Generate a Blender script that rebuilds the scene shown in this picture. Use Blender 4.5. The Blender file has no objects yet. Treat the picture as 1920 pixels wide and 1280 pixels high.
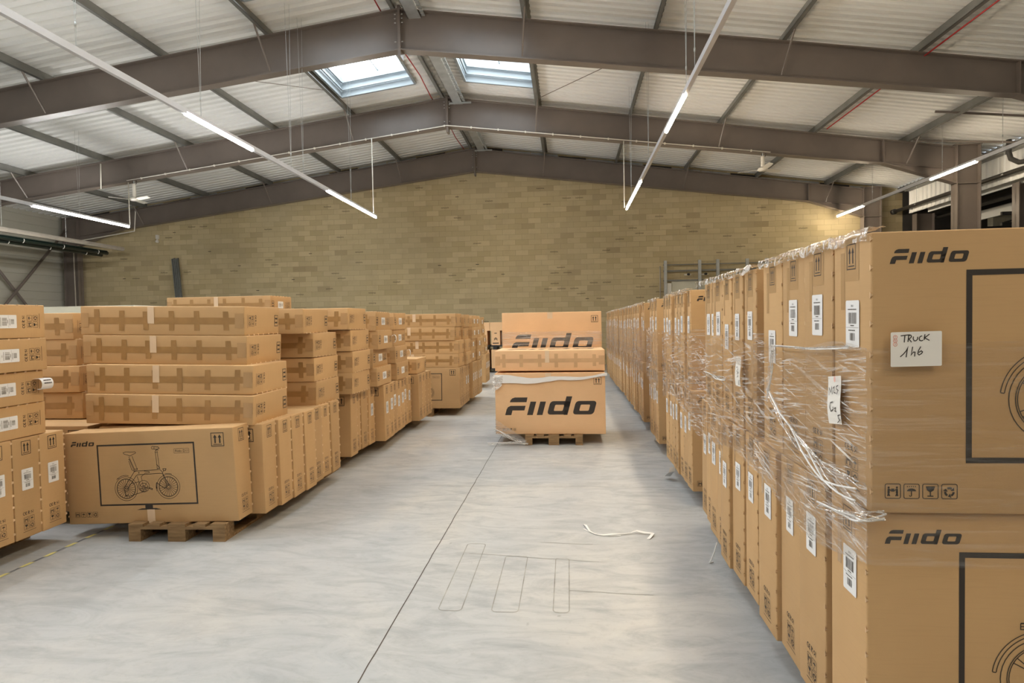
import bpy, bmesh, math, random
from mathutils import Vector, Matrix, noise

random.seed(7)
scene = bpy.context.scene
COL = scene.collection
PI = math.pi

# ------------------------------------------------------------------ camera
F_PX = 1142.146
YAW, PITCH, ROLL = (math.radians(a) for a in (5.316, 1.706, 1.013))
cam_data = bpy.data.cameras.new('camera')
cam_data.sensor_width = 36.0
cam_data.lens = F_PX * 36.0 / 1920.0
cam_data.clip_start = 0.05
cam_data.clip_end = 200
cam = bpy.data.objects.new('camera', cam_data)
COL.objects.link(cam)
fwd = Vector((-math.sin(YAW) * math.cos(PITCH), math.cos(YAW) * math.cos(PITCH), -math.sin(PITCH)))
rgt = Vector((math.cos(YAW), math.sin(YAW), 0))
upv = rgt.cross(fwd)
r2 = rgt * math.cos(ROLL) - upv * math.sin(ROLL)
u2 = upv * math.cos(ROLL) + rgt * math.sin(ROLL)
mw = Matrix(((r2.x, u2.x, -fwd.x, 0), (r2.y, u2.y, -fwd.y, 0), (r2.z, u2.z, -fwd.z, 1.70), (0, 0, 0, 1)))
cam.matrix_world = mw
scene.camera = cam

# ------------------------------------------------------------------ world, exposure, light levels
scene.view_settings.view_transform = 'Standard'
scene.view_settings.look = 'None'
scene.view_settings.gamma = 1
scene.view_settings.use_curve_mapping = False
scene.view_settings.exposure = 1.72
TUBE_COOL = (1.0, 0.985, 0.955)
TUBE_WARM = (1.0, 0.835, 0.61)
TUBE_STRENGTH = 66.0
SKY_STRENGTH = 3.9
SKY_COLOR = (0.85, 0.94, 1.0)
world = bpy.data.worlds.new('world')
scene.world = world
world.use_nodes = True
wn = world.node_tree
for n in list(wn.nodes):
    wn.nodes.remove(n)
wo = wn.nodes.new('ShaderNodeOutputWorld')
wb = wn.nodes.new('ShaderNodeBackground')
wb.inputs[0].default_value = (0.75, 0.86, 1.0, 1)
wb.inputs[1].default_value = 1.0
wn.links.new(wb.outputs[0], wo.inputs[0])
scene.cycles.max_bounces = 10
scene.cycles.diffuse_bounces = 8
scene.cycles.transparent_max_bounces = 24
scene.cycles.sample_clamp_indirect = 6.0
scene.cycles.caustics_reflective = False
scene.cycles.caustics_refractive = False

# ------------------------------------------------------------------ node helpers
def s2l(c):
    return tuple(((x / 255) / 12.92 if x / 255 <= 0.04045 else ((x / 255 + 0.055) / 1.055) ** 2.4) for x in c)

class NT:
    def __init__(self, name):
        self.m = bpy.data.materials.new(name)
        self.m.use_nodes = True
        self.t = self.m.node_tree
        for n in list(self.t.nodes):
            self.t.nodes.remove(n)
        self.out = self.n('ShaderNodeOutputMaterial')
    def n(self, typ, **kw):
        nd = self.t.nodes.new(typ)
        for k, v in kw.items():
            setattr(nd, k, v)
        return nd
    def l(self, a, b):
        self.t.links.new(a, b)
    def bsdf(self, color=(0.5, 0.5, 0.5), rough=0.7, metal=0.0, spec=0.5):
        b = self.n('ShaderNodeBsdfPrincipled')
        b.inputs['Base Color'].default_value = (*color, 1)
        b.inputs['Roughness'].default_value = rough
        b.inputs['Metallic'].default_value = metal
        b.inputs['Specular IOR Level'].default_value = spec
        self.l(b.outputs[0], self.out.inputs[0])
        self.b = b
        return b
    def coord(self, scale=(1, 1, 1), rot=(0, 0, 0), kind='Object'):
        tc = self.n('ShaderNodeTexCoord')
        mp = self.n('ShaderNodeMapping')
        mp.inputs['Scale'].default_value = scale
        mp.inputs['Rotation'].default_value = rot
        self.l(tc.outputs[kind], mp.inputs[0])
        return mp.outputs[0]
    def noise(self, vec, scale, detail=4, rough=0.55, dist=0.0):
        n = self.n('ShaderNodeTexNoise')
        n.inputs['Scale'].default_value = scale
        n.inputs['Detail'].default_value = detail
        n.inputs['Roughness'].default_value = rough
        n.inputs['Distortion'].default_value = dist
        self.l(vec, n.inputs['Vector'])
        return n.outputs['Fac']
    def ramp(self, fac, stops):
        r = self.n('ShaderNodeValToRGB')
        e = r.color_ramp.elements
        while len(e) < len(stops):
            e.new(0.5)
        for i, (p, c) in enumerate(stops):
            e[i].position = p
            e[i].color = (*c, 1) if len(c) == 3 else c
        self.l(fac, r.inputs[0])
        return r.outputs[0]
    def mix(self, a, b, fac, mode='MIX'):
        m = self.n('ShaderNodeMix', data_type='RGBA', blend_type=mode)
        for s, v in ((0, fac), (6, a), (7, b)):
            if isinstance(v, (int, float)):
                m.inputs[s].default_value = v
            elif isinstance(v, tuple):
                m.inputs[s].default_value = (*v, 1) if len(v) == 3 else v
            else:
                self.l(v, m.inputs[s])
        return m.outputs[2]
    def bump(self, h, strength=0.2, dist=0.01):
        b = self.n('ShaderNodeBump')
        b.inputs['Strength'].default_value = strength
        b.inputs['Distance'].default_value = dist
        self.l(h, b.inputs['Height'])
        self.l(b.outputs[0], self.b.inputs['Normal'])

def simple(name, color, rough=0.6, metal=0.0, spec=0.5, var=0.12, vscale=3.0):
    t = NT(name)
    t.bsdf(color, rough, metal, spec)
    v = t.coord()
    f = t.noise(v, vscale, 3)
    lo = tuple(c * (1 - var) for c in color)
    hi = tuple(min(1, c * (1 + var)) for c in color)
    t.l(t.ramp(f, [(0.3, lo), (0.7, hi)]), t.b.inputs['Base Color'])
    return t.m

def cardboard(name, base, rough=0.72):
    t = NT(name)
    t.bsdf(base, rough, 0, 0.3)
    oi = t.n('ShaderNodeObjectInfo')
    v = t.coord((1, 1, 1))
    f = t.noise(v, 2.2, 4)
    c = t.ramp(f, [(0.25, tuple(x * 0.93 for x in base)), (0.75, tuple(x * 1.05 for x in base))])
    f2 = t.noise(t.coord((6, 6, 160)), 1.0, 2)
    c = t.mix(c, tuple(x * 0.88 for x in base), t.ramp(f2, [(0.5, (0, 0, 0)), (0.8, (0.35, 0.35, 0.35))]))
    hs = t.n('ShaderNodeHueSaturation')
    mr = t.n('ShaderNodeMapRange')
    mr.inputs[3].default_value = 0.9
    mr.inputs[4].default_value = 1.08
    t.l(oi.outputs['Random'], mr.inputs[0])
    t.l(mr.outputs[0], hs.inputs['Value'])
    t.l(c, hs.inputs['Color'])
    t.l(hs.outputs[0], t.b.inputs['Base Color'])
    t.bump(t.noise(v, 30, 3), 0.06, 0.003)
    return t.m

M = {}
KRAFT = (0.535, 0.338, 0.162)
M['kraft'] = cardboard('kraft_cardboard', KRAFT)
M['kraft_pale'] = cardboard('pale_cardboard', (0.74, 0.475, 0.265))
M['edge'] = simple('lit_cardboard_tab', (0.66, 0.46, 0.27), 0.8)  # carton edge tabs, coloured paler than kraft for the light they catch
M['ink'] = simple('black_print_ink', (0.034, 0.026, 0.021), 0.6, var=0.1)
M['ink_soft'] = simple('faded_print_ink', (0.06, 0.045, 0.03), 0.7)
M['label'] = simple('white_label_paper', (0.80, 0.80, 0.80), 0.45, var=0.03)
M['paper'] = simple('white_note_paper', (0.78, 0.75, 0.70), 0.6, var=0.03)
M['red_ink'] = simple('orange_red_print', (0.75, 0.16, 0.08), 0.6)
M['tape'] = simple('brown_packing_tape', (0.35, 0.20, 0.078), 0.28, var=0.12, vscale=8)
M['tape_light'] = simple('pale_seam_tape', (0.70, 0.53, 0.36), 0.4, var=0.06)
M['tape_clear'] = simple('clear_tape_on_kraft', (0.455, 0.285, 0.140), 0.22, var=0.1)
M['steel_brown'] = simple('brown_painted_steel', (0.172, 0.143, 0.124), 0.36, 0, 0.5, 0.1, 1.2)
M['steel_grey'] = simple('galvanised_purlin_steel', (0.20, 0.20, 0.185), 0.5, 0.3, var=0.15, vscale=2)
M['galv'] = simple('bright_galvanised_steel', (0.45, 0.47, 0.47), 0.4, 0.5, var=0.15)
M['black'] = simple('black_plastic', (0.015, 0.015, 0.016), 0.5)
M['black_pipe'] = simple('black_pipe_paint', (0.035, 0.033, 0.03), 0.45)
M['green_pipe'] = simple('dark_green_pipe_paint', (0.010, 0.022, 0.018), 0.35)
M['white_pipe'] = simple('off_white_pipe', (0.42, 0.38, 0.32), 0.5)
M['white_plastic'] = simple('white_plastic', (0.72, 0.69, 0.62), 0.45, var=0.05)
M['alu'] = simple('white_aluminium_profile', (0.62, 0.63, 0.66), 0.38, 0.25, var=0.05)
M['red_cable'] = simple('red_cable_sheath', (0.38, 0.02, 0.02), 0.5)
M['upstand'] = simple('white_skylight_upstand', (0.26, 0.29, 0.305), 0.45, var=0.04)
M['bolt'] = simple('zinc_bolt', (0.55, 0.55, 0.54), 0.35, 0.6)
M['yellow_tape'] = simple('worn_yellow_tape', (0.70, 0.63, 0.24), 0.6, var=0.2, vscale=12)
M['dark_tape'] = simple('worn_dark_tape', (0.17, 0.175, 0.20), 0.6, var=0.3, vscale=12)
M['strap'] = simple('white_strapping_band', (0.80, 0.78, 0.74), 0.4, var=0.04)
M['mark'] = simple('scuffed_floor_mark', (0.29, 0.28, 0.25), 0.75, var=0.35, vscale=6)
M['foam'] = simple('cream_panel_skin', (0.60, 0.58, 0.47), 0.6, var=0.05)
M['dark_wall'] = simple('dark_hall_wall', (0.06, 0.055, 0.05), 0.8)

M['tape_pale'] = simple('clear_tape_on_pale_card', (0.58, 0.365, 0.195), 0.25, var=0.1)

def mat_wood():
    t = NT('pallet_wood')
    t.bsdf((0.35, 0.24, 0.14), 0.85, 0, 0.2)
    f = t.noise(t.coord((3, 30, 30)), 1.5, 5)
    t.l(t.ramp(f, [(0.25, (0.14, 0.085, 0.042)), (0.75, (0.36, 0.235, 0.12))]), t.b.inputs['Base Color'])
    t.bump(f, 0.3, 0.004)
    return t.m
M['wood'] = mat_wood()

def mat_floor():
    t = NT('concrete_floor')
    t.bsdf((0.4, 0.39, 0.36), 0.42, 0, 0.45)
    v = t.coord((1, 1, 1))
    big = t.noise(v, 0.35, 4, 0.6, 0.6)
    c = t.ramp(big, [(0.34, (0.380, 0.402, 0.420)), (0.50, (0.446, 0.452, 0.450)), (0.64, (0.535, 0.515, 0.475))])
    sw = t.noise(t.coord((1.0, 2.6, 1), (0, 0, 0.06)), 2.0, 8, 0.68, 1.4)
    c = t.mix(c, (0.29, 0.30, 0.305), t.ramp(sw, [(0.46, (0, 0, 0)), (0.74, (0.75, 0.75, 0.75))]))
    c = t.mix(c, (0.60, 0.59, 0.55), t.ramp(sw, [(0.18, (0.5, 0.5, 0.5)), (0.42, (0, 0, 0))]))
    med = t.noise(t.coord((1.2, 3.4, 1), (0, 0, -0.1)), 1.1, 6, 0.7, 0.8)
    c = t.mix(c, (0.25, 0.26, 0.265), t.ramp(med, [(0.50, (0, 0, 0)), (0.76, (0.65, 0.65, 0.65))]))
    fine = t.noise(v, 22, 5, 0.7)
    c = t.mix(c, (0.24, 0.23, 0.20), t.ramp(fine, [(0.55, (0, 0, 0)), (0.85, (0.4, 0.4, 0.4))]))
    spots = t.noise(v, 9, 2, 0.4)
    c = t.mix(c, (0.12, 0.11, 0.09), t.ramp(spots, [(0.76, (0, 0, 0)), (0.82, (0.6, 0.6, 0.6))]))
    t.l(c, t.b.inputs['Base Color'])
    t.l(t.ramp(sw, [(0.3, (0.34, 0.34, 0.34)), (0.8, (0.58, 0.58, 0.58))]), t.b.inputs['Roughness'])
    t.bump(fine, 0.05, 0.003)
    return t.m
M['floor'] = mat_floor()

def mat_block():
    t = NT('concrete_block_wall')
    t.bsdf((0.4, 0.3, 0.2), 0.9, 0, 0.15)
    tc = t.n('ShaderNodeTexCoord')
    sp = t.n('ShaderNodeSeparateXYZ')
    t.l(tc.outputs['Object'], sp.inputs[0])
    cb = t.n('ShaderNodeCombineXYZ')
    t.l(sp.outputs[0], cb.inputs[0])
    t.l(sp.outputs[2], cb.inputs[1])
    br = t.n('ShaderNodeTexBrick')
    br.offset = 0.5
    br.inputs['Scale'].default_value = 1.0
    br.inputs['Brick Width'].default_value = 0.515
    br.inputs['Row Height'].default_value = 0.21
    br.inputs['Mortar Size'].default_value = 0.006
    br.inputs['Mortar Smooth'].default_value = 0.6
    br.inputs['Bias'].default_value = 0.0
    br.inputs['Color1'].default_value = (0.48, 0.39, 0.225, 1)
    br.inputs['Color2'].default_value = (0.61, 0.505, 0.305, 1)
    br.inputs['Mortar'].default_value = (0.33, 0.26, 0.155, 1)
    t.l(cb.outputs[0], br.inputs['Vector'])
    # a few darker, newer blocks: second brick pattern on the same grid
    b2 = t.n('ShaderNodeTexBrick')
    b2.offset = 0.5
    for k, v in (('Scale', 1.0), ('Brick Width', 0.515), ('Row Height', 0.21), ('Mortar Size', 0.0), ('Bias', -0.05)):
        b2.inputs[k].default_value = v
    b2.inputs['Color1'].default_value = (0, 0, 0, 1)
    b2.inputs['Color2'].default_value = (1, 1, 1, 1)
    mp = t.n('ShaderNodeMapping')
    mp.inputs['Location'].default_value = (0.515 * 40, 0.21 * 26, 0)
    t.l(cb.outputs[0], mp.inputs[0])
    t.l(mp.outputs[0], b2.inputs['Vector'])
    c = t.mix(br.outputs['Color'], (0.32, 0.24, 0.145), t.ramp(b2.outputs['Color'], [(0.86, (0, 0, 0)), (0.93, (0.5, 0.5, 0.5))]))
    v = cb.outputs[0]
    lg = t.noise(v, 0.35, 3)
    c = t.mix(c, (0.51, 0.44, 0.295), t.ramp(lg, [(0.4, (0, 0, 0)), (0.7, (0.45, 0.45, 0.45))]))
    gr = t.noise(v, 2.2, 5, 0.6)
    c = t.mix(c, (0.42, 0.34, 0.22), t.ramp(gr, [(0.5, (0, 0, 0)), (0.8, (0.5, 0.5, 0.5))]))
    t.l(c, t.b.inputs['Base Color'])
    inv = t.n('ShaderNodeMath', operation='SUBTRACT')
    inv.inputs[0].default_value = 1.0
    t.l(br.outputs['Fac'], inv.inputs[1])
    t.bump(inv.outputs[0], 0.45, 0.008)
    return t.m
M['block'] = mat_block()

def mat_deck(name, c0, c1):
    t = NT(name)
    t.bsdf(c0, 0.5, 0, 0.4)
    f = t.noise(t.coord((0.6, 0.6, 0.6)), 1.0, 4)
    t.l(t.ramp(f, [(0.3, c0), (0.7, c1)]), t.b.inputs['Base Color'])
    return t.m
M['deck'] = mat_deck('white_corrugated_steel', (0.78, 0.785, 0.765), (0.82, 0.825, 0.805))
M['clad'] = mat_deck('cream_wall_cladding', (0.44, 0.43, 0.37), (0.49, 0.475, 0.41))

def emit(name, color, strength):
    t = NT(name)
    e = t.n('ShaderNodeEmission')
    e.inputs[0].default_value = (*color, 1)
    e.inputs[1].default_value = strength
    t.l(e.outputs[0], t.out.inputs[0])
    return t.m
M['tube_cool'] = emit('lit_tube_neutral', TUBE_COOL, TUBE_STRENGTH)
M['tube_warm'] = emit('lit_tube_warm', TUBE_WARM, TUBE_STRENGTH * 0.92)
M['tube_dim'] = emit('lit_tube_warm_dimmer', TUBE_WARM, TUBE_STRENGTH * 0.5)
M['sky_pane'] = emit('skylight_daylight', SKY_COLOR, SKY_STRENGTH)

def mat_film(name, base, streak, layers, calm=False, mask=True):
    """clear film: see-through, glossy, with fine whitish stretch lines along given directions"""
    t = NT(name)
    tr = t.n('ShaderNodeBsdfTransparent')
    tr.inputs[0].default_value = (0.965, 0.95, 0.93, 1)
    gl = t.n('ShaderNodeBsdfGlossy')
    gl.inputs['Color'].default_value = (0.95, 0.95, 0.96, 1)
    gl.inputs['Roughness'].default_value = 0.16
    df = t.n('ShaderNodeBsdfDiffuse')
    df.inputs[0].default_value = (0.86, 0.84, 0.82, 1)
    tc = t.n('ShaderNodeTexCoord')
    facs, hs = [], []
    for (sc, tilt, lo, hi) in layers:
        m1 = t.n('ShaderNodeMapping')
        m1.inputs['Rotation'].default_value = (tilt, 0, 0)
        t.l(tc.outputs['Object'], m1.inputs[0])
        m2 = t.n('ShaderNodeMapping')
        m2.inputs['Scale'].default_value = sc
        t.l(m1.outputs[0], m2.inputs[0])
        n1 = t.noise(m2.outputs[0], 1.0, 4, 0.6, 0.9)
        hs.append(n1)
        facs.append(t.ramp(n1, [(lo, (0, 0, 0)), (hi, (streak,) * 3), (min(hi + 0.05, 0.99), (streak * 0.2,) * 3)]))
    fac = facs[0]
    for f in facs[1:]:
        fac = t.mix(fac, f, 1.0, 'LIGHTEN')
    if mask:
        big = t.noise(t.coord((3, 3, 4)), 1.0, 3)
        fac = t.mix(fac, t.ramp(big, [(0.36, (0.25, 0.25, 0.25)), (0.62, (1, 1, 1))]), 1.0, 'MULTIPLY')
    bp = t.n('ShaderNodeBump')
    bp.inputs['Strength'].default_value = 0.7
    bp.inputs['Distance'].default_value = 0.01
    t.l(hs[0], bp.inputs['Height'])
    t.l(bp.outputs[0], gl.inputs['Normal'])
    m1 = t.n('ShaderNodeMixShader')
    m1.inputs[0].default_value = base
    t.l(tr.outputs[0], m1.inputs[1])
    t.l(gl.outputs[0], m1.inputs[2])
    m2 = t.n('ShaderNodeMixShader')
    t.l(fac, m2.inputs[0])
    t.l(m1.outputs[0], m2.inputs[1])
    t.l(df.outputs[0], m2.inputs[2])
    t.l(m2.outputs[0], t.out.inputs[0])
    return t.m
M['film'] = mat_film('clear_stretch_film', 0.15, 0.75, [((1, 3.0, 75), 0.10, 0.56, 0.63), ((1, 2.4, 55), -0.22, 0.58, 0.65), ((1, 6, 110), 0.0, 0.60, 0.66)])
M['film_calm'] = mat_film('taut_stretch_film', 0.06, 0.12, [((2.5, 1, 40), 0.0, 0.52, 0.66)])
M['film_white'] = mat_film('gathered_stretch_film', 0.30, 0.75, [((14, 14, 14), 0.0, 0.54, 0.64), ((40, 40, 40), 0.0, 0.56, 0.64)], mask=False)
M['film_dense'] = mat_film('milky_film_roll', 0.25, 0.85, [((8, 8, 30), 0.0, 0.42, 0.6), ((30, 30, 12), 0.0, 0.45, 0.6)], mask=False)
t = NT('white_film_band')
t.bsdf((0.80, 0.79, 0.78), 0.3)
M['film_band'] = t.m

# ------------------------------------------------------------------ mesh builder
class MB:
    def __init__(self):
        self.v, self.f, self.mi, self.mats, self.smooth = [], [], [], [], []
    def mat(self, m):
        if m not in self.mats:
            self.mats.append(m)
        return self.mats.index(m)
    def add(self, vs, fs, m, smooth=False):
        o = len(self.v)
        k = self.mat(m)
        self.v += [tuple(p) for p in vs]
        for f in fs:
            self.f.append(tuple(i + o for i in f))
            self.mi.append(k)
            self.smooth.append(smooth)
    def box(self, lo, hi, m):
        x0, y0, z0 = lo
        x1, y1, z1 = hi
        self.add([(x0, y0, z0), (x1, y0, z0), (x1, y1, z0), (x0, y1, z0), (x0, y0, z1), (x1, y0, z1), (x1, y1, z1), (x0, y1, z1)],
                 [(0, 3, 2, 1), (4, 5, 6, 7), (0, 1, 5, 4), (1, 2, 6, 5), (2, 3, 7, 6), (3, 0, 4, 7)], m)
    def beam(self, a, b, w, h, m, up=(0, 0, 1)):
        a, b = Vector(a), Vector(b)
        d = (b - a).normalized()
        s = d.cross(Vector(up))
        if s.length < 1e-5:
            s = d.cross(Vector((1, 0, 0)))
        s.normalize()
        u = s.cross(d)
        vs = []
        for p in (a, b):
            for sx, sy in ((-1, -1), (1, -1), (1, 1), (-1, 1)):
                vs.append(p + s * (sx * w / 2) + u * (sy * h / 2))
        self.add(vs, [(0, 3, 2, 1), (4, 5, 6, 7), (0, 1, 5, 4), (1, 2, 6, 5), (2, 3, 7, 6), (3, 0, 4, 7)], m)
    def tube(self, pts, r, m, n=8, caps=True):
        pts = [Vector(p) for p in pts]
        rs = r if isinstance(r, (list, tuple)) else [r] * len(pts)
        vs, fs = [], []
        prev = None
        for i, p in enumerate(pts):
            d = (pts[min(i + 1, len(pts) - 1)] - pts[max(i - 1, 0)]).normalized()
            if prev is None:
                ref = Vector((0, 0, 1)) if abs(d.z) < 0.9 else Vector((1, 0, 0))
                s = d.cross(ref).normalized()
            else:
                s = (prev - d * prev.dot(d)).normalized()
            prev = s
            u = d.cross(s)
            for k in range(n):
                a = 2 * PI * k / n
                vs.append(p + (s * math.cos(a) + u * math.sin(a)) * rs[i])
        for i in range(len(pts) - 1):
            for k in range(n):
                k2 = (k + 1) % n
                fs.append((i * n + k, i * n + k2, (i + 1) * n + k2, (i + 1) * n + k))
        if caps:
            fs.append(tuple(range(n))[::-1])
            fs.append(tuple((len(pts) - 1) * n + k for k in range(n)))
        self.add(vs, fs, m, n > 6)
    def lathe(self, prof, c, m, n=20):
        vs, fs = [], []
        for (r, z) in prof:
            for k in range(n):
                a = 2 * PI * k / n
                vs.append((c[0] + r * math.cos(a), c[1] + r * math.sin(a), c[2] + z))
        for i in range(len(prof) - 1):
            for k in range(n):
                k2 = (k + 1) % n
                fs.append((i * n + k, i * n + k2, (i + 1) * n + k2, (i + 1) * n + k))
        fs.append(tuple(range(n))[::-1])
        fs.append(tuple((len(prof) - 1) * n + k for k in range(n)))
        self.add(vs, fs, m, True)
    def prism(self, poly, axis, a, b, m):
        # poly in the two other axes (cyclic order), extruded from a to b along axis
        n = len(poly)
        def P(p, t):
            if axis == 'x': return (t, p[0], p[1])
            if axis == 'y': return (p[0], t, p[1])
            return (p[0], p[1], t)
        vs = [P(p, a) for p in poly] + [P(p, b) for p in poly]
        fs = [tuple(range(n)), tuple(range(2 * n - 1, n - 1, -1))]
        for i in range(n):
            j = (i + 1) % n
            fs.append((i, i + n, j + n, j))
        self.add(vs, fs, m)
    def mesh(self, name):
        me = bpy.data.meshes.new(name)
        me.from_pydata(self.v, [], self.f)
        for m in self.mats:
            me.materials.append(m)
        me.polygons.foreach_set('material_index', self.mi)
        me.polygons.foreach_set('use_smooth', self.smooth)
        me.update()
        return me
    def obj(self, name, parent=None, **tags):
        return link(name, self.mesh(name), parent, **tags)

def fixn(me):
    bm = bmesh.new()
    bm.from_mesh(me)
    bmesh.ops.recalc_face_normals(bm, faces=bm.faces)
    bm.to_mesh(me)
    bm.free()
    return me

def link(name, data, parent=None, loc=None, rot=None, label=None, cat=None, group=None, kind=None):
    o = bpy.data.objects.new(name, data)
    COL.objects.link(o)
    if parent:
        o.parent = parent
    if loc:
        o.location = loc
    if rot:
        o.rotation_euler = rot
    if label: o['label'] = label
    if cat: o['category'] = cat
    if group: o['group'] = group
    if kind: o['kind'] = kind
    return o

def empty(name, loc, **tags):
    o = link(name, None, None, loc, **tags)
    o.empty_display_size = 0.2
    return o

# ------------------------------------------------------------------ flat print drawing: polygons in a face frame
class Face:
    """flat artwork laid on a face: origin, u axis, v axis, normal"""
    def __init__(self, mb, O, U, V, N, eps=0.0012):
        self.mb, self.O, self.U, self.V, self.N, self.e = mb, Vector(O), Vector(U), Vector(V), Vector(N), eps
    def P(self, x, y, lift=0.0):
        return self.O + self.U * x + self.V * y + self.N * (self.e + lift)
    def poly(self, pts, m, lift=0.0):
        self.mb.add([self.P(x, y, lift) for x, y in pts], [tuple(range(len(pts)))], m)
    def rect(self, x0, y0, x1, y1, m, lift=0.0):
        self.poly([(x0, y0), (x1, y0), (x1, y1), (x0, y1)], m, lift)
    def stroke(self, pts, w, m, closed=False, lift=0.0):
        pts = [Vector((p[0], p[1])) for p in pts]
        n = len(pts)
        vs = []
        for i, p in enumerate(pts):
            a = pts[(i - 1) % n] if (closed or i > 0) else p
            b = pts[(i + 1) % n] if (closed or i < n - 1) else p
            d1 = (p - a).normalized() if (p - a).length > 1e-9 else (b - p).normalized()
            d2 = (b - p).normalized() if (b - p).length > 1e-9 else d1
            d = d1 + d2
            d = d.normalized() if d.length > 1e-6 else d1
            nn = Vector((-d.y, d.x))
            k = max(0.45, abs(d.dot(d1)))
            vs.append(p + nn * (w / 2 / k))
            vs.append(p - nn * (w / 2 / k))
        fs = []
        for i in range(n if closed else n - 1):
            j = (i + 1) % n
            fs.append((2 * i + 1, 2 * j + 1, 2 * j, 2 * i))
        self.mb.add([self.P(v.x, v.y, lift) for v in vs], fs, m)
    def arc(self, cx, cy, r, a0, a1, w, m, n=24, ry=None):
        ry = ry or r
        full = abs(a1 - a0) >= 359.9
        k = n if full else n + 1
        pts = [(cx + r * math.cos(math.radians(a0 + (a1 - a0) * i / n)), cy + ry * math.sin(math.radians(a0 + (a1 - a0) * i / n))) for i in range(k)]
        self.stroke(pts, w, m, closed=full)
    def disc(self, cx, cy, r, m, n=20, ry=None):
        ry = ry or r
        self.poly([(cx + r * math.cos(2 * PI * i / n), cy + ry * math.sin(2 * PI * i / n)) for i in range(n)], m)
    def ring_poly(self, outer, inner, m):
        n = len(outer)
        vs = [self.P(*p) for p in outer] + [self.P(*p) for p in inner]
        self.mb.add(vs, [(i, (i + 1) % n, n + (i + 1) % n, n + i) for i in range(n)], m)
    def text(self, s, x, y, size, m, align='LEFT'):
        cu = bpy.data.curves.new('txt', 'FONT')
        cu.body = s
        cu.size = size
        cu.align_x = align
        cu.resolution_u = 3
        ob = bpy.data.objects.new('txt', cu)
        me = bpy.data.meshes.new_from_object(ob)
        vs = [self.P(x + v.co.x, y + v.co.y) for v in me.vertices]
        self.mb.add(vs, [tuple(p.vertices) for p in me.polygons], m)
        bpy.data.objects.remove(ob)
        bpy.data.curves.remove(cu)
        bpy.data.meshes.remove(me)

def rrect(x0, y0, x1, y1, r, n=4):
    pts = []
    for cx, cy, a in ((x1 - r, y1 - r, 0), (x0 + r, y1 - r, 90), (x0 + r, y0 + r, 180), (x1 - r, y0 + r, 270)):
        for i in range(n + 1):
            t = math.radians(a + 90 * i / n)
            pts.append((cx + r * math.cos(t), cy + r * math.sin(t)))
    return pts

def logo(fc, x, y, w, m):
    """slanted wordmark; lower-left corner x, y; total width w"""
    k = w / 700.0
    def T(p):
        return (x + (p[0] + 0.28 * p[1]) * k, y + p[1] * k)
    def pl(pts):
        fc.poly([T(p) for p in pts], m)
    # F: upper bar, lower bar with leg
    pl([(10, 100), (140, 100), (138, 137), (40, 137), (22, 130), (12, 118)])
    pl([(0, 0), (48, 0), (48, 36), (140, 36), (140, 72), (24, 72), (6, 62), (0, 44)])
    pl([(170, 0), (214, 0), (214, 104), (170, 104)])
    pl([(245, 0), (289, 0), (289, 104), (245, 104)])
    def bowl(x0, x1):
        fc.ring_poly([T(p) for p in rrect(x0, 3, x1, 107, 24)], [T(p) for p in rrect(x0 + 44, 31, x1 - 44, 79, 8)], m)
    bowl(323, 480)
    pl([(436, 60), (480, 60), (480, 143), (436, 143)])
    pl([(452, 0), (480, 0), (480, 40), (452, 40)])
    bowl(518, 678)

def arrows(fc, x, y, w, h, m):
    lw = w * 0.055
    fc.stroke([(x, y), (x + w, y), (x + w, y + h), (x, y + h)], lw, m, True)
    for cx in (x + w * 0.31, x + w * 0.69):
        fc.rect(cx - w * 0.06, y + h * 0.22, cx + w * 0.06, y + h * 0.68, m)
        fc.poly([(cx - w * 0.15, y + h * 0.64), (cx + w * 0.15, y + h * 0.64), (cx, y + h * 0.88)], m)
    fc.rect(x + w * 0.14, y + h * 0.10, x + w * 0.86, y + h * 0.145, m)

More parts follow.
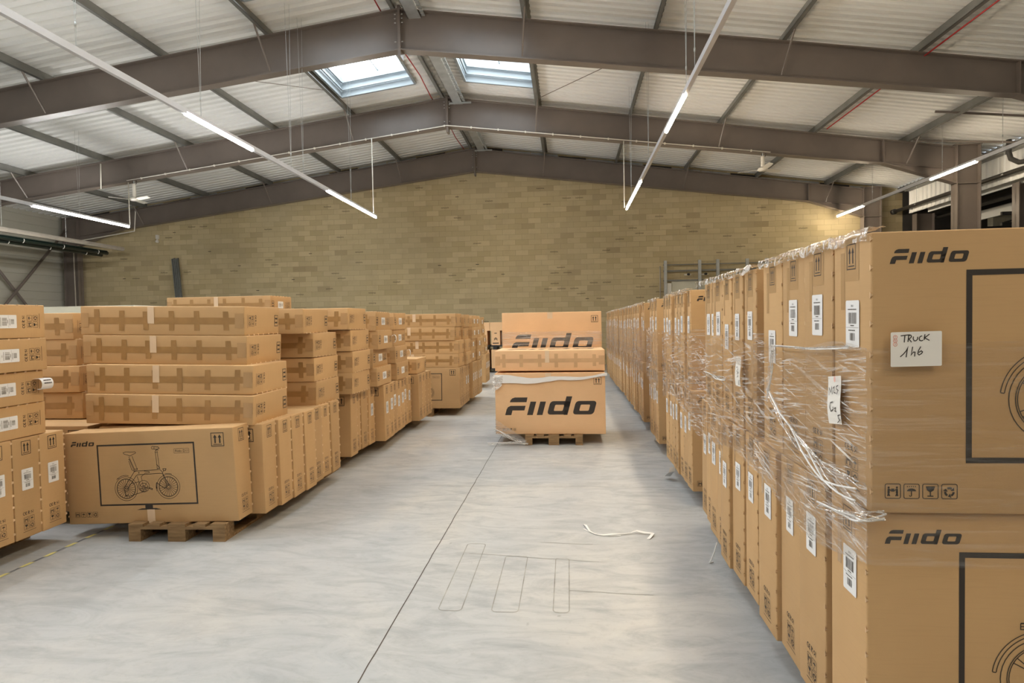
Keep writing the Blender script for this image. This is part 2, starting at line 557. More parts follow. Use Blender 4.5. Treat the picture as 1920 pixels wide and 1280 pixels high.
def icon(fc, kind, x, y, s, m):
    lw = s * 0.05
    fc.stroke(rrect(x, y, x + s, y + s, s * 0.1, 2), lw, m, True)
    c = x + s / 2
    if kind == 'carry':
        for q in (-1, 1):
            fc.disc(c + q * s * 0.27, y + s * 0.76, s * 0.07, m, 8)
            fc.poly([(c + q * s * 0.35, y + s * 0.35), (c + q * s * 0.2, y + s * 0.35), (c + q * s * 0.2, y + s * 0.68), (c + q * s * 0.33, y + s * 0.68)], m)
            fc.stroke([(c + q * s * 0.28, y + s * 0.36), (c + q * s * 0.33, y + s * 0.15)], s * 0.08, m)
            fc.stroke([(c + q * s * 0.28, y + s * 0.36), (c + q * s * 0.2, y + s * 0.15)], s * 0.08, m)
        fc.stroke([(c - s * 0.2, y + s * 0.62), (c - s * 0.08, y + s * 0.50), (c + s * 0.08, y + s * 0.50), (c + s * 0.2, y + s * 0.62)], s * 0.06, m)
        fc.rect(c - s * 0.10, y + s * 0.52, c + s * 0.10, y + s * 0.68, m)
    elif kind == 'umbrella':
        fc.poly([(c + s * 0.3 * math.cos(math.radians(a)), y + s * 0.5 + s * 0.2 * math.sin(math.radians(a))) for a in range(0, 181, 20)], m)
        fc.rect(c - s * 0.03, y + s * 0.22, c + s * 0.03, y + s * 0.52, m)
        fc.arc(c - s * 0.07, y + s * 0.22, s * 0.07, 180, 360, s * 0.05, m, 8)
        for k in range(5):
            fc.rect(x + s * (0.2 + 0.13 * k), y + s * 0.79, x + s * (0.26 + 0.13 * k), y + s * 0.86, m)
    elif kind == 'glass':
        fc.poly([(c - s * 0.3, y + s * 0.85), (c - s * 0.22, y + s * 0.58), (c - s * 0.08, y + s * 0.48), (c + s * 0.08, y + s * 0.48), (c + s * 0.22, y + s * 0.58), (c + s * 0.3, y + s * 0.85)], m)
        fc.rect(c - s * 0.035, y + s * 0.2, c + s * 0.035, y + s * 0.5, m)
        fc.rect(c - s * 0.2, y + s * 0.14, c + s * 0.2, y + s * 0.21, m)
    else:
        for a in (90, 210, 330):
            t0 = math.radians(a)
            fc.arc(c, y + s * 0.47, s * 0.27, a - 35, a + 30, s * 0.14, m, 5)
            ta = math.radians(a - 42)
            px, py = c + s * 0.27 * math.cos(ta), y + s * 0.47 + s * 0.27 * math.sin(ta)
            fc.poly([(px + s * 0.16 * math.cos(ta), py + s * 0.16 * math.sin(ta)), (px - s * 0.16 * math.cos(ta), py - s * 0.16 * math.sin(ta)), (px + s * 0.18 * math.sin(ta), py - s * 0.18 * math.cos(ta))], m)

ICONS = ('carry', 'umbrella', 'glass', 'recycle')

def marks_row(fc, x, y, h, m):
    """CE-like approval marks in a short row"""
    for k in range(2):
        fc.arc(x + h * (0.45 + 0.75 * k), y + h / 2, h * 0.42, 60, 300, h * 0.16, m, 8)
    fc.rect(x + h * 0.85, y + h * 0.43, x + h * 1.35, y + h * 0.57, m)
    fc.stroke([(x + h * 1.9, y), (x + h * 1.9, y + h), (x + h * 2.4, y + h * 0.75), (x + h * 1.9, y + h * 0.5), (x + h * 2.5, y)], h * 0.14, m)
    fc.stroke([(x + h * 3.3, y + h * 0.9), (x + h * 2.9, y + h * 0.65), (x + h * 3.4, y + h * 0.4), (x + h * 3.0, y + h * 0.05)], h * 0.14, m)
    fc.stroke([(x + h * 3.7, y), (x + h * 3.7, y + h)], h * 0.12, m)

def folding_bike(fc, X, Y, m):
    """line drawing of a small folding bicycle; X, Y map drawing units to the face"""
    def T(p): return (X(p[0]), Y(p[1]))
    k = abs(X(1) - X(0))
    lw = 4.3 * k
    def st(pts, w=1.0, closed=False): fc.stroke([T(p) for p in pts], lw * w, m, closed)
    def ci(cx, cy, r, a0=0, a1=360, w=1.0, n=36): fc.arc(X(cx), Y(cy), r * k, a0, a1, lw * w, m, n)
    for cx, cy in ((620, 515), (1052, 505)):
        ci(cx, cy, 116); ci(cx, cy, 97); ci(cx, cy, 91, w=0.7); ci(cx, cy, 22); ci(cx, cy, 12)
        for s in range(22):
            a = 2 * PI * s / 22
            st([(cx + 20 * math.cos(a), cy + 20 * math.sin(a)), (cx + 92 * math.cos(a + 0.12), cy + 92 * math.sin(a + 0.12))], 0.8)
    ci(620, 512, 126, 75, 138); st([(530, 410), (555, 415)])
    ci(1052, 505, 126, 160, 200); ci(1052, 505, 126, 70, 105)
    # frame outline
    st([(600, 505), (712, 350), (740, 343), (975, 335), (990, 345), (1060, 492), (1040, 500), (1003, 378), (975, 372), (745, 380), (728, 392), (632, 520), (600, 505)], 1.2)
    st([(815, 345), (868, 352), (868, 362), (818, 366)], 1.0); ci(760, 361, 4)
    # seat post, battery, saddle
    st([(668, 200), (722, 335)]); st([(700, 192), (748, 330)]); st([(660, 225), (672, 225), (715, 345), (690, 330), (664, 240)], 1.1)
    st([(712, 345), (745, 330), (748, 318), (715, 325)])
    st([(612, 158), (640, 150), (690, 154), (735, 152), (742, 163), (700, 182), (680, 192), (660, 182), (622, 172)], 1.1, True)
    # stem and handlebar
    st([(942, 150), (952, 330)]); st([(962, 150), (974, 330)]); st([(936, 165), (968, 165)]); st([(945, 280), (978, 320), (948, 325)], 1.3)
    ci(920, 118, 14); st([(930, 108), (975, 112), (985, 125), (960, 135), (930, 130)], 1.4)
    st([(945, 150), (960, 135), (975, 145)], 1.5)
    # lamp, crank, chain
    st([(1008, 328), (1040, 328), (1034, 345), (1014, 347)], 1.4, True); st([(1015, 347), (1002, 365)])
    ci(802, 495, 56); ci(800, 505, 40); ci(800, 512, 22); ci(800, 512, 10)
    for s in range(7):
        a = 2 * PI * s / 7
        st([(800 + 12 * math.cos(a), 512 + 12 * math.sin(a)), (800 + 50 * math.cos(a), 498 + 50 * math.sin(a))], 0.9)
    st([(800, 512), (852, 516), (885, 532), (888, 520), (852, 508)], 1.2)
    st([(600, 590), (650, 590), (800, 548)], 1.1); st([(655, 472), (760, 448)], 1.1); st([(740, 395), (760, 470)]); st([(820, 370), (780, 400), (788, 440)])
    st([(600, 520), (612, 585), (640, 575)], 1.6)
    st([(945, 470), (1010, 520), (1040, 505)], 1.3); st([(940, 460), (930, 520), (940, 515)], 1.3)

def cargo_bike(fc, X, Y, m):
    """line drawing of a large-wheel bicycle with carrier"""
    k = abs(X(1) - X(0))
    lw = 0.0032
    def st(pts, w=1.0, closed=False): fc.stroke([(X(p[0]), Y(p[1])) for p in pts], lw * w, m, closed)
    def ci(cx, cy, r, a0=0, a1=360, w=1.0, n=40): fc.arc(X(cx), Y(cy), r * k, a0, a1, lw * w, m, n)
    for cx in (0, 0.40):
        ci(cx, 0, 0.136); ci(cx, 0, 0.116); ci(cx, 0, 0.110); ci(cx, 0, 0.02)
        for s in range(6):
            a = 2 * PI * s / 6 + 0.45
            for d in (-0.09, 0.09):
                st([(0.02 * math.cos(a) + cx, 0.02 * math.sin(a)), (0.111 * math.cos(a + d) + cx, 0.111 * math.sin(a + d))])
    ci(0, 0, 0.150, 60, 172); ci(0, 0, 0.162, 60, 172); st([(-0.149, 0.02), (-0.160, 0.022)])
    st([(-0.075, 0.185), (0.09, 0.185)], 1.5); st([(-0.075, 0.175), (0.09, 0.175)]); st([(-0.075, 0.185), (-0.075, 0.165), (-0.062, 0.165), (-0.062, 0.175)])
    st([(-0.04, 0.175), (0.0, 0.02)]); st([(-0.03, 0.175), (0.01, 0.02)])
    st([(0, 0), (0.11, 0.16), (0.33, 0.14), (0.40, 0)], 1.6); st([(0.11, 0.16), (0.18, 0.0), (0.33, 0.14)], 1.6); st([(0, 0), (0.18, 0)], 1.6)
    st([(0.11, 0.16), (0.09, 0.26)], 1.5); st([(0.04, 0.27), (0.14, 0.27), (0.09, 0.255)], 2, True)
    st([(0.33, 0.14), (0.30, 0.30), (0.26, 0.29)], 1.6); ci(0.18, 0, 0.04)
    st([(0.18, 0), (0.21, -0.05)], 1.5)

# ------------------------------------------------------------------ cartons
def rounded_box(mb, L, T, H, r, m, nx, ny, nz):
    def ticks(a, b, n):
        inner = [a + r + (b - a - 2 * r) * i / n for i in range(n + 1)]
        return [a, a + r * 0.45] + inner + [b - r * 0.45, b]
    tx, ty, tz = ticks(-L / 2, L / 2, nx), ticks(-T / 2, T / 2, ny), ticks(0, H, nz)
    def rnd(p):
        c = Vector((max(-L / 2 + r, min(L / 2 - r, p[0])), max(-T / 2 + r, min(T / 2 - r, p[1])), max(r, min(H - r, p[2]))))
        d = Vector(p) - c
        return c + d.normalized() * r if d.length > 1e-9 else c
    def grid(A, B, fn, flip):
        vs = [rnd(fn(a, b)) for a in A for b in B]
        nb = len(B)
        fs = []
        for i in range(len(A) - 1):
            for j in range(nb - 1):
                q = (i * nb + j, (i + 1) * nb + j, (i + 1) * nb + j + 1, i * nb + j + 1)
                fs.append(q[::-1] if flip else q)
        mb.add(vs, fs, m, True)
    grid(tx, tz, lambda a, b: (a, -T / 2, b), False)
    grid(tx, tz, lambda a, b: (a, T / 2, b), True)
    grid(ty, tz, lambda a, b: (L / 2, a, b), False)
    grid(ty, tz, lambda a, b: (-L / 2, a, b), True)
    grid(tx, ty, lambda a, b: (a, b, H), False)
    grid(tx, ty, lambda a, b: (a, b, 0), True)

def warp_fn(L, T, H, amp, seed):
    rg = random.Random(seed)
    co = {(i, j, k): Vector((rg.uniform(-1, 1) * amp, rg.uniform(-1, 1) * amp * 0.8, rg.uniform(-1, 1) * amp * (0.25 if k == 0 else 0.7) if k else 0)) for i in (0, 1) for j in (0, 1) for k in (0, 1)}
    def f(p):
        u, v, w = p[0] / L + 0.5, p[1] / T + 0.5, p[2] / H
        s = Vector((0, 0, 0))
        for (i, j, k), c in co.items():
            s += c * ((u if i else 1 - u) * (v if j else 1 - v) * (w if k else 1 - w))
        return (p[0] + s.x, p[1] + s.y, p[2] + s.z)
    return f

def faces(mb, L, T, H):
    return dict(
        front=Face(mb, (-L / 2, -T / 2, 0), (1, 0, 0), (0, 0, 1), (0, -1, 0)),
        back=Face(mb, (L / 2, T / 2, 0), (-1, 0, 0), (0, 0, 1), (0, 1, 0)),
        right=Face(mb, (L / 2, -T / 2, 0), (0, 1, 0), (0, 0, 1), (1, 0, 0)),
        left=Face(mb, (-L / 2, T / 2, 0), (0, -1, 0), (0, 0, 1), (-1, 0, 0)),
        top=Face(mb, (-L / 2, -T / 2, H), (1, 0, 0), (0, 1, 0), (0, 0, 1)),
        bottom=Face(mb, (-L / 2, T / 2, 0), (1, 0, 0), (0, -1, 0), (0, 0, -1)))

def end_prints(fc, T, H, ink, aw=0.075, ah=0.10):
    arrows(fc, T / 2 - aw / 2, H - 0.025 - ah, aw, ah, ink)
    s = 0.042
    for k in range(4):
        icon(fc, ICONS[k], T / 2 - 0.046 + 0.05 * (k % 2), 0.115 - 0.05 * (k // 2), s, ink)
    marks_row(fc, T / 2 - 0.05, 0.175, 0.024, ink)
    fc.rect(T / 2 - 0.055, 0.048, T / 2 + 0.06, 0.051, ink)

class CartonKind:
    """meshes of one carton size, shared by all cartons of that size"""
    def __init__(self, key, L, H, T, art, n_var=3, amp=0.006, mat='kraft', bumps=True, tape_mat='tape'):
        self.tape_mat = tape_mat
        self.key, self.L, self.H, self.T = key, L, H, T
        self.bodies, self.tapes, self.seams, self.labels = [], {}, {}, {}
        self.warps = []
        for i in range(n_var):
            w = warp_fn(L, T, H, amp, hash((L, H, T, i)) & 0xffff)
            self.warps.append(w)
            mb = MB()
            rounded_box(mb, L, T, H, 0.007, M[mat], 8, 3, 6)
            F = faces(mb, L, T, H)
            art(F, L, T, H)
            if bumps:
                rg = random.Random(i)
                n = int(H / 0.085)
                for side, sx in (('right', 1), ('left', -1)):
                    for k in range(n):
                        z = H * (k + 0.7) / n + rg.uniform(-0.008, 0.008)
                        y = -T / 2 if side == 'left' else T / 2
                        sy = -1 if y < 0 else 1
                        x = sx * L / 2
                        mb.add([(x - sx * 0.001, y - sy * 0.014, z - 0.012), (x - sx * 0.001, y - sy * 0.014, z + 0.012), (x + sx * 0.004, y + sy * 0.003, z + 0.007), (x + sx * 0.004, y + sy * 0.003, z - 0.007), (x - sx * 0.006, y + sy * 0.001, z)],
                               [(0, 1, 2, 3), (3, 2, 4)], M['edge'])
            mb.v = [w(p) for p in mb.v]
            self.bodies.append(mb.mesh('bicycle_carton'))
    def tape(self, face, i):
        if (face, i) not in self.tapes:
            L, T, H = self.L, self.T, self.H
            rg = random.Random(17 + i)
            mb = MB()
            fc = faces(mb, L, T, H)[face]
            fc.e = 0.0022
            xs = 0.0
            fc.rect(0.004, T / 2 - 0.028, L - 0.004, T / 2 + 0.028, M[self.tape_mat])
            n = 6
            for k in range(n):
                x = L * (k + 0.6 + rg.uniform(-0.12, 0.12)) / (n + 0.3)
                h = 0.085 + rg.uniform(-0.01, 0.02)
                sk = rg.uniform(-0.006, 0.006)
                fc.poly([(x - 0.024, T / 2 - h), (x + 0.024, T / 2 - h), (x + 0.024 + sk, T / 2 + h), (x - 0.024 + sk, T / 2 + h)], M[self.tape_mat], 0.0004)
            fc.rect(0.006, T / 2 - 0.06, 0.075, T / 2 + 0.065, M['tape_clear' if self.tape_mat == 'tape' else 'tape_pale'], 0.0006)
            fc.rect(L - 0.085, T / 2 - 0.06, L - 0.006, T / 2 + 0.065, M['tape_clear' if self.tape_mat == 'tape' else 'tape_pale'], 0.0006)
            mb.v = [self.warps[i](p) for p in mb.v]
            sm = MB()
            fc = faces(sm, L, T, H)[face]
            fc.e = 0.0036
            x = L * (0.42 + 0.08 * rg.random())
            top = T * 0.98 if face in ('top', 'bottom') else T
            fc.rect(x - 0.03, T * 0.40, x + 0.03, top, M['tape_light'])
            sm.v = [self.warps[i](p) for p in sm.v]
            self.tapes[(face, i)] = mb.mesh('packing_tape')
            self.seams[(face, i)] = sm.mesh('seam_tape')
        return self.tapes[(face, i)], self.seams[(face, i)]
    def label(self, face, i, pos=0.5, off=0.0):
        key = (face, i, round(pos, 2), round(off, 3))
        if key not in self.labels:
            L, T, H = self.L, self.T, self.H
            mb = MB()
            fc = faces(mb, L, T, H)[face]
            fc.e = 0.003
            w, h = 0.098, 0.160
            rg = random.Random(hash(key) & 0xffff)
            x0, y0 = T / 2 - w / 2 + off, H * pos - h / 2
            fc.poly(rrect(x0, y0, x0 + w, y0 + h, 0.006, 2), M['label'])
            fc.e = 0.0038
            def bars(bx, by, bw, bh):
                x = bx
                while x < bx + bw:
                    t = rg.choice((0.0009, 0.0013, 0.0022))
                    fc.rect(x, by, min(x + t, bx + bw), by + bh, M['ink_soft'])
                    x += t + rg.choice((0.0014, 0.0019, 0.0028))
            fc.text('SKU', x0 + w / 2, y0 + 0.138, 0.010, M['ink'], 'CENTER')
            for k in range(9):
                fc.rect(x0 + 0.018 + 0.007 * k, y0 + 0.127, x0 + 0.0225 + 0.007 * k, y0 + 0.131, M['ink_soft'])
            bars(x0 + 0.020, y0 + 0.080, w - 0.040, 0.038)
            fc.rect(x0 + 0.036, y0 + 0.072, x0 + 0.062, y0 + 0.075, M['ink_soft'])
            fc.rect(x0 + 0.004, y0 + 0.066, x0 + w - 0.004, y0 + 0.0668, M['ink_soft'])
            for k in range(7):
                fc.rect(x0 + 0.022 + 0.007 * k, y0 + 0.055, x0 + 0.0265 + 0.007 * k, y0 + 0.059, M['ink_soft'])
            bars(x0 + 0.031, y0 + 0.022, w - 0.062, 0.026)
            mb.v = [self.warps[i](p) for p in mb.v]
            self.labels[key] = mb.mesh('shipping_label')
        return self.labels[key]

def art_small(F, L, T, H):
    f = F['front']
    k = M['ink']
    logo(f, 0.055, H - 0.112, 0.21, k)
    x0, x1, z0, z1 = 0.297 / 1.5 * L, 1.152 / 1.5 * L, H - 0.603, H - 0.110
    f.stroke([(x0, z0), (x1, z0), (x1, z1), (x0, z1)], 0.013, k, True)
    cx = (x0 + x1) / 2
    f.poly([(cx - 0.033, z0 - 0.034), (cx + 0.033, z0 - 0.034), (cx + 0.033, z0), (cx - 0.033, z0)], k)
    f.poly([(cx - 0.11, z0 - 0.044), (cx + 0.11, z0 - 0.044), (cx + 0.06, z0 - 0.032), (cx - 0.06, z0 - 0.032)], k)
    folding_bike(f, lambda u: x0 + (u - 348) / 987.0 * (x1 - x0), lambda v: z0 + (675 - v) / 595.0 * (z1 - z0), M['ink_soft'])
    f.stroke(rrect(x1 - 0.172, z1 - 0.082, x1 - 0.042, z1 - 0.045, 0.003, 1), 0.002, k, True)
    f.text('Fiido D11', x1 - 0.163, z1 - 0.074, 0.030, M['ink_soft'])
    arrows(f, 1.31 / 1.5 * L, H - 0.145, 0.105, 0.105, k)
    for q in range(4):
        icon(f, ICONS[q], 0.058 + 0.052 * q, 0.058, 0.042, k)
    f.rect(L * 0.47, 0.002, L * 0.515, 0.112, M['tape_light'])
    b = F['back']
    logo(b, 0.055, H - 0.112, 0.21, k)
    end_prints(F['right'], T, H, k)
    end_prints(F['left'], T, H, k)

def art_flat(F, L, T, H):
    k = M['ink_soft']
    logo(F['front'], 0.055, H - 0.112, 0.21, M['ink'])
    arrows(F['front'], L - 0.19, H - 0.145, 0.105, 0.105, M['ink'])
    end_prints(F['right'], T, H, M['ink'], 0.10, 0.065)
    end_prints(F['left'], T, H, M['ink'], 0.10, 0.065)

def art_large(F, L, T, H):
    k = M['ink']
    f = F['front']
    logo(f, 0.056, H - 0.104, 0.238, k)
    x0, x1, z0, z1 = 0.296, L - 0.296, H - 0.74, H - 0.138
    f.stroke([(x0, z0), (x1, z0), (x1, z1), (x0, z1)], 0.018, k, True)
    cx = (x0 + x1) / 2
    f.rect(cx - 0.04, z0 - 0.03, cx + 0.04, z0, k)
    f.poly([(cx - 0.12, z0 - 0.042), (cx + 0.12, z0 - 0.042), (cx + 0.06, z0 - 0.03), (cx - 0.06, z0 - 0.03)], k)
    cargo_bike(f, lambda u: 0.55 + u, lambda v: H - 0.545 + v, M['ink_soft'])
    arrows(f, L - 0.19, H - 0.145, 0.105, 0.105, k)
    for q in range(4):
        icon(f, ICONS[q], 0.042 + 0.0575 * q, 0.050, 0.047, k)
    end_prints(F['left'], T, H, k, 0.062, 0.085)
    end_prints(F['right'], T, H, k, 0.062, 0.085)
    for nm in ('left', 'right'):
        e = F[nm]
        e.e = 0.0008
        e.rect(T / 2 - 0.045, H - 0.15, T / 2 + 0.055, H - 0.004, M['tape_clear'])
        e.rect(T / 2 - 0.08, H - 0.25, T / 2 - 0.05, H - 0.05, M['tape_clear'])

def art_wide(F, L, T, H):
    k = M['ink']
    f = F['front']
    logo(f, 0.135, H * 0.315, 1.27, k)
    arrows(f, L - 0.155, H - 0.165, 0.10, 0.10, k)
    f.rect(L / 2 - 0.06, H - 0.10, L / 2 + 0.02, H, M['tape_light'])
    for q in range(4):
        icon(f, ICONS[q], 0.10 + 0.05 * q, 0.05, 0.036, k)
    end_prints(F['right'], T, H, k)
    end_prints(F['left'], T, H, k)

KS = CartonKind('S', 1.47, 0.757, 0.228, art_small)
KF = CartonKind('F', 1.50, 0.625, 0.249, art_flat)
KL = CartonKind('L', 1.50, 0.915, 0.272, art_large)
KM = CartonKind('M', 1.50, 0.915, 0.240, art_large)
KN = CartonKind('N', 1.50, 0.915, 0.201, art_large)
KC = CartonKind('C', 1.535, 0.860, 0.290, art_wide, 2, 0.005, 'kraft_pale', False, 'tape_pale')

CARTONS = []
def carton(kind, loc, rot, label, group, tape=None, lab=None, var=None):
    """one carton: body, and as children its shipping label, packing tape and pale seam tape"""
    v = random.randrange(len(kind.bodies)) if var is None else var
    o = link('bicycle_carton', kind.bodies[v], None, loc, rot, label, 'carton', group)
    if tape:
        a, b = kind.tape(tape, v)
        link('packing_tape', a, o)
        link('seam_tape', b, o, label='pale seam tape')
    if lab:
        link('shipping_label', kind.label(lab[0], v, lab[1], lab[2]), o, label='white barcode label')
    CARTONS.append(o)
    return o

def standing(kind, x_end, side, y0, z, label, group, lab=None, yaw=0.0, tilt=0.0, tape=None, var=None):
    """upright carton; x_end is the x of its aisle end (side = 'right' end or 'left' end), y0 its near face"""
    cx = x_end - kind.L / 2 if side == 'right' else x_end + kind.L / 2
    return carton(kind, (cx, y0 + kind.T / 2, z), (0, tilt, yaw), label, group, tape, (side, *lab) if lab else None, var)

def lying(kind, x_end, y0, z, label, group, top_front, lab=None, yaw=0.0, tilt=0.0, var=None):
    """carton lying on its side; top_front: its printed top edge faces the camera, else its bottom"""
    cx = x_end - kind.L / 2
    tz = z + kind.T / 2
    if top_front:
        return carton(kind, (cx, y0 + kind.H, tz), (PI / 2, tilt, yaw), label, group, 'top', ('right', *lab) if lab else None, var)
    return carton(kind, (cx, y0, tz), (-PI / 2, -tilt, yaw), label, group, 'bottom', ('right', *lab) if lab else None, var)

# ------------------------------------------------------------------ pallets
def pallet_parts():
    P = []
    W, D = 0.8, 1.2
    for k in range(5):
        y = [0.0725, 0.30, 0.60, 0.90, 1.1275][k]
    for k, (x, w) in enumerate(((-0.34, 0.12), (-0.19, 0.10), (0, 0.145), (0.19, 0.10), (0.34, 0.12))):
        P.append(('deck_board', ((x - w / 2, 0, 0.118), (x + w / 2, D, 0.140))))
    for y in (0.0, 0.5275, 1.055):
        P.append(('cross_board', ((-0.4, y, 0.098), (0.4, y + 0.145, 0.118))))
    for x, w in ((-0.35, 0.10), (0, 0.145), (0.35, 0.10)):
        for y in (0.0, 0.5275, 1.055):
            P.append(('block', ((x - w / 2, y, 0.022), (x + w / 2, y + 0.145, 0.098))))
        P.append(('skid_board', ((x - w / 2, 0, 0.0), (x + w / 2, D, 0.022))))
    return P
PP = pallet_parts()
PPM = {}
def pallet(x, y, label, rz=0.0, detailed=True, group='wooden pallets under the cartons'):
    if detailed:
        r = empty('wooden_pallet', (x, y, 0), label=label, cat='pallet', group=group)
        r.rotation_euler = (0, 0, rz)
        for i, (nm, (lo, hi)) in enumerate(PP):
            if i not in PPM:
                mb = MB()
                mb.box(lo, hi, M['wood'])
                PPM[i] = mb.mesh(nm)
            link(nm, PPM[i], r)
        return r
    if 'one' not in PPM:
        mb = MB()
        for nm, (lo, hi) in PP:
            mb.box(lo, hi, M['wood'])
        PPM['one'] = mb.mesh('wooden_pallet')
    return link('wooden_pallet', PPM['one'], None, (x, y, 0), (0, 0, rz), label, 'pallet', group)

# ================================================================== STRUCTURE
RX, RZ = -3.58, 8.60          # ridge of the rafters' top flange
SL, SR = 0.130, 0.145         # roof slope left and right
XL, XR = -21.4, 12.4
Y_BACK, Y_REAR = 24.4, -12.0
def top_z(x):
    return RZ - (SL * (RX - x) if x < RX else SR * (x - RX))
def deck_z(x):
    return top_z(x) + 0.225

# floor with a thin slab and saw-cut joints
mb = MB()
mb.box((XL - 0.3, Y_REAR, -0.2), (27.0, Y_BACK + 0.3, 0.0), M['floor'])
floor = mb.obj('floor', kind='structure')
mb = MB()
g = M['ink_soft']
fl = Face(mb, (0, 0, 0), (1, 0, 0), (0, 1, 0), (0, 0, 1), 0.0012)
def wob(a, b, n, amp):
    a, b = Vector(a), Vector(b)
    nn = Vector((-(b - a).y, (b - a).x)).normalized()
    return [tuple(a + (b - a) * i / n + nn * (random.uniform(-amp, amp))) for i in range(n + 1)]
for x in (-1.026, 4.97, -7.02, -13.0):
    fl.stroke(wob((x, Y_REAR), (x, Y_BACK), 300, 0.0025), 0.0065, g)
for y in (0.3, 6.28, 12.3, 18.3):
    fl.stroke(wob((XL, y), (XR, y), 160, 0.003), 0.0055, M['mark'])
mb.obj('floor_joint', floor)
mb = MB()
fl = Face(mb, (0, 0, 0), (1, 0, 0), (0, 1, 0), (0, 0, 1), 0.0014)
for (x0, x1, y0, y1) in ((-0.80, -0.66, 3.52, 4.62), (-0.48, -0.32, 3.52, 4.38), (-0.115, -0.02, 3.53, 4.36)):
    fl.stroke(rrect(x0, y0, x1, y1, 0.03, 3), 0.006, M['mark'], True)
for a, b in (((-0.76, 4.42), (0.19, 4.30)), ((-0.02, 3.83), (0.50, 3.79)), ((-0.24, 4.67), (0.16, 4.64)), ((-1.06, 4.70), (-0.96, 4.70))):
    fl.stroke(wob(a, b, 8, 0.004), 0.005, M['mark'])
mb.obj('floor_scuff_mark', floor)

# back wall of concrete blocks, gable shaped
pts = [(XL, 0), (12.62, 0), (12.62, deck_z(12.4)), (RX, deck_z(RX)), (XL, deck_z(XL))]
mb = MB()
mb.prism(pts, 'y', Y_BACK, Y_BACK + 0.25, M['block'])
wall_back = link('wall_back', fixn(mb.mesh('wall_back')), kind='structure')
# black maker's stamps on some of the blocks
mb = MB()
fw = Face(mb, (0, Y_BACK, 0), (1, 0, 0), (0, 0, 1), (0, -1, 0), 0.004)
rg = random.Random(5)
for row in range(8, 37):
    for colm in range(-38, 24):
        r_ = rg.random()
        if r_ > 0.075:
            continue
        x = colm * 0.515 + (0.2575 if row % 2 else 0.0)
        z = row * 0.21 + 0.105
        if not (XL + 1 < x < 11 and z < top_z(x) - 1.0):
            continue
        if r_ < 0.022:
            fw.rect(x + 0.18, z - 0.010, x + 0.31, z + 0.014, M['ink_soft'])
        else:
            q = x + 0.10
            while q < x + 0.40:
                w = rg.uniform(0.018, 0.032)
                s = rg.uniform(-0.012, 0.012)
                fw.stroke([(q, z - 0.02), (q + w * 0.4, z + 0.024 + s * 0.3), (q + w, z - 0.018 + s)], 0.010, M['ink_soft'])
                q += w + 0.012
mb.obj('block_stamp', wall_back)

# left wall: horizontal cream cladding on frame line
mb = MB()
prof = []
z = 0.0
while z < deck_z(XL) - 0.05:
    prof += [(XL, z), (XL, z + 0.30), (XL - 0.015, z + 0.31), (XL - 0.015, z + 0.325)]
    z += 0.335
prof += [(XL, z)]
vs = [(p[0], Y_REAR, p[1]) for p in prof] + [(p[0], Y_BACK, p[1]) for p in prof]
n = len(prof)
mb.add(vs, [(i, i + 1, n + i + 1, n + i) for i in range(n - 1)], M['clad'])
mb.box((XL - 0.2, Y_REAR, 0), (XL - 0.03, Y_BACK, deck_z(XL)), M['clad'])
mb.obj('wall_left', kind='structure')
# rear wall behind the camera, cream
mb = MB()
mb.prism([(XL, 0), (27, 0), (27, 6.2), (XR, deck_z(XR)), (RX, deck_z(RX)), (XL, deck_z(XL))], 'y', Y_REAR - 0.25, Y_REAR, M['clad'])
link('wall_rear', fixn(mb.mesh('wall_rear')), kind='structure')

# skylight openings: (x0, x1, y0, y1); two seen, the others behind frame lines towards the camera
SKY = [(-6.52, -4.30, 15.0, 17.5), (-2.85, -0.85, 15.0, 17.5),
       (-6.52, -4.30, 9.65, 12.1), (-2.85, -0.85, 9.65, 12.1),
       (-6.52, -4.30, 4.3, 6.8), (-2.85, -0.85, 4.3, 6.8), (-6.52, -4.30, -6.3, -3.8), (-2.85, -0.85, -6.3, -3.8)]
# corrugated roof deck, ribs running down the slope
def deck(name, xa, xb, pitch):
    mb = MB()
    ys = []
    y = Y_REAR
    h = 0.075
    while y < Y_BACK:
        ys += [(y, 0), (y + pitch * 0.50, 0), (y + pitch * 0.60, h), (y + pitch * 0.92, h)]
        y += pitch
    ys.append((Y_BACK, 0))
    cuts = sorted({xa, xb, *[v for s in SKY for v in s[:2] if xa < v < xb]})
    for i in range(len(ys) - 1):
        (y0, h0), (y1, h1) = ys[i], ys[i + 1]
        ym = (y0 + y1) / 2
        for a, b in zip(cuts[:-1], cuts[1:]):
            if any(s[0] <= (a + b) / 2 <= s[1] and s[2] - 0.02 <= ym <= s[3] + 0.02 for s in SKY):
                continue
            mb.add([(a, y0, deck_z(a) + h0), (b, y0, deck_z(b) + h0), (b, y1, deck_z(b) + h1), (a, y1, deck_z(a) + h1)], [(0, 1, 2, 3)], M['deck'])
    # outer weather skin so no light leaks between the ribs
    for a, b in zip(cuts[:-1], cuts[1:]):
        yy = sorted({Y_REAR, Y_BACK + 0.3, *[v for s in SKY for v in s[2:] if s[0] <= (a + b) / 2 <= s[1]]})
        for c, d in zip(yy[:-1], yy[1:]):
            if any(s[0] <= (a + b) / 2 <= s[1] and s[2] <= (c + d) / 2 <= s[3] for s in SKY):
                continue
            mb.add([(a, c, deck_z(a) + 0.09), (b, c, deck_z(b) + 0.09), (b, d, deck_z(b) + 0.09), (a, d, deck_z(a) + 0.09)], [(0, 1, 2, 3)], M['deck'])
    mb.obj(name, kind='structure')
deck('ceiling_left', XL, RX, 0.285)
deck('ceiling_right', RX, XR, 0.235)

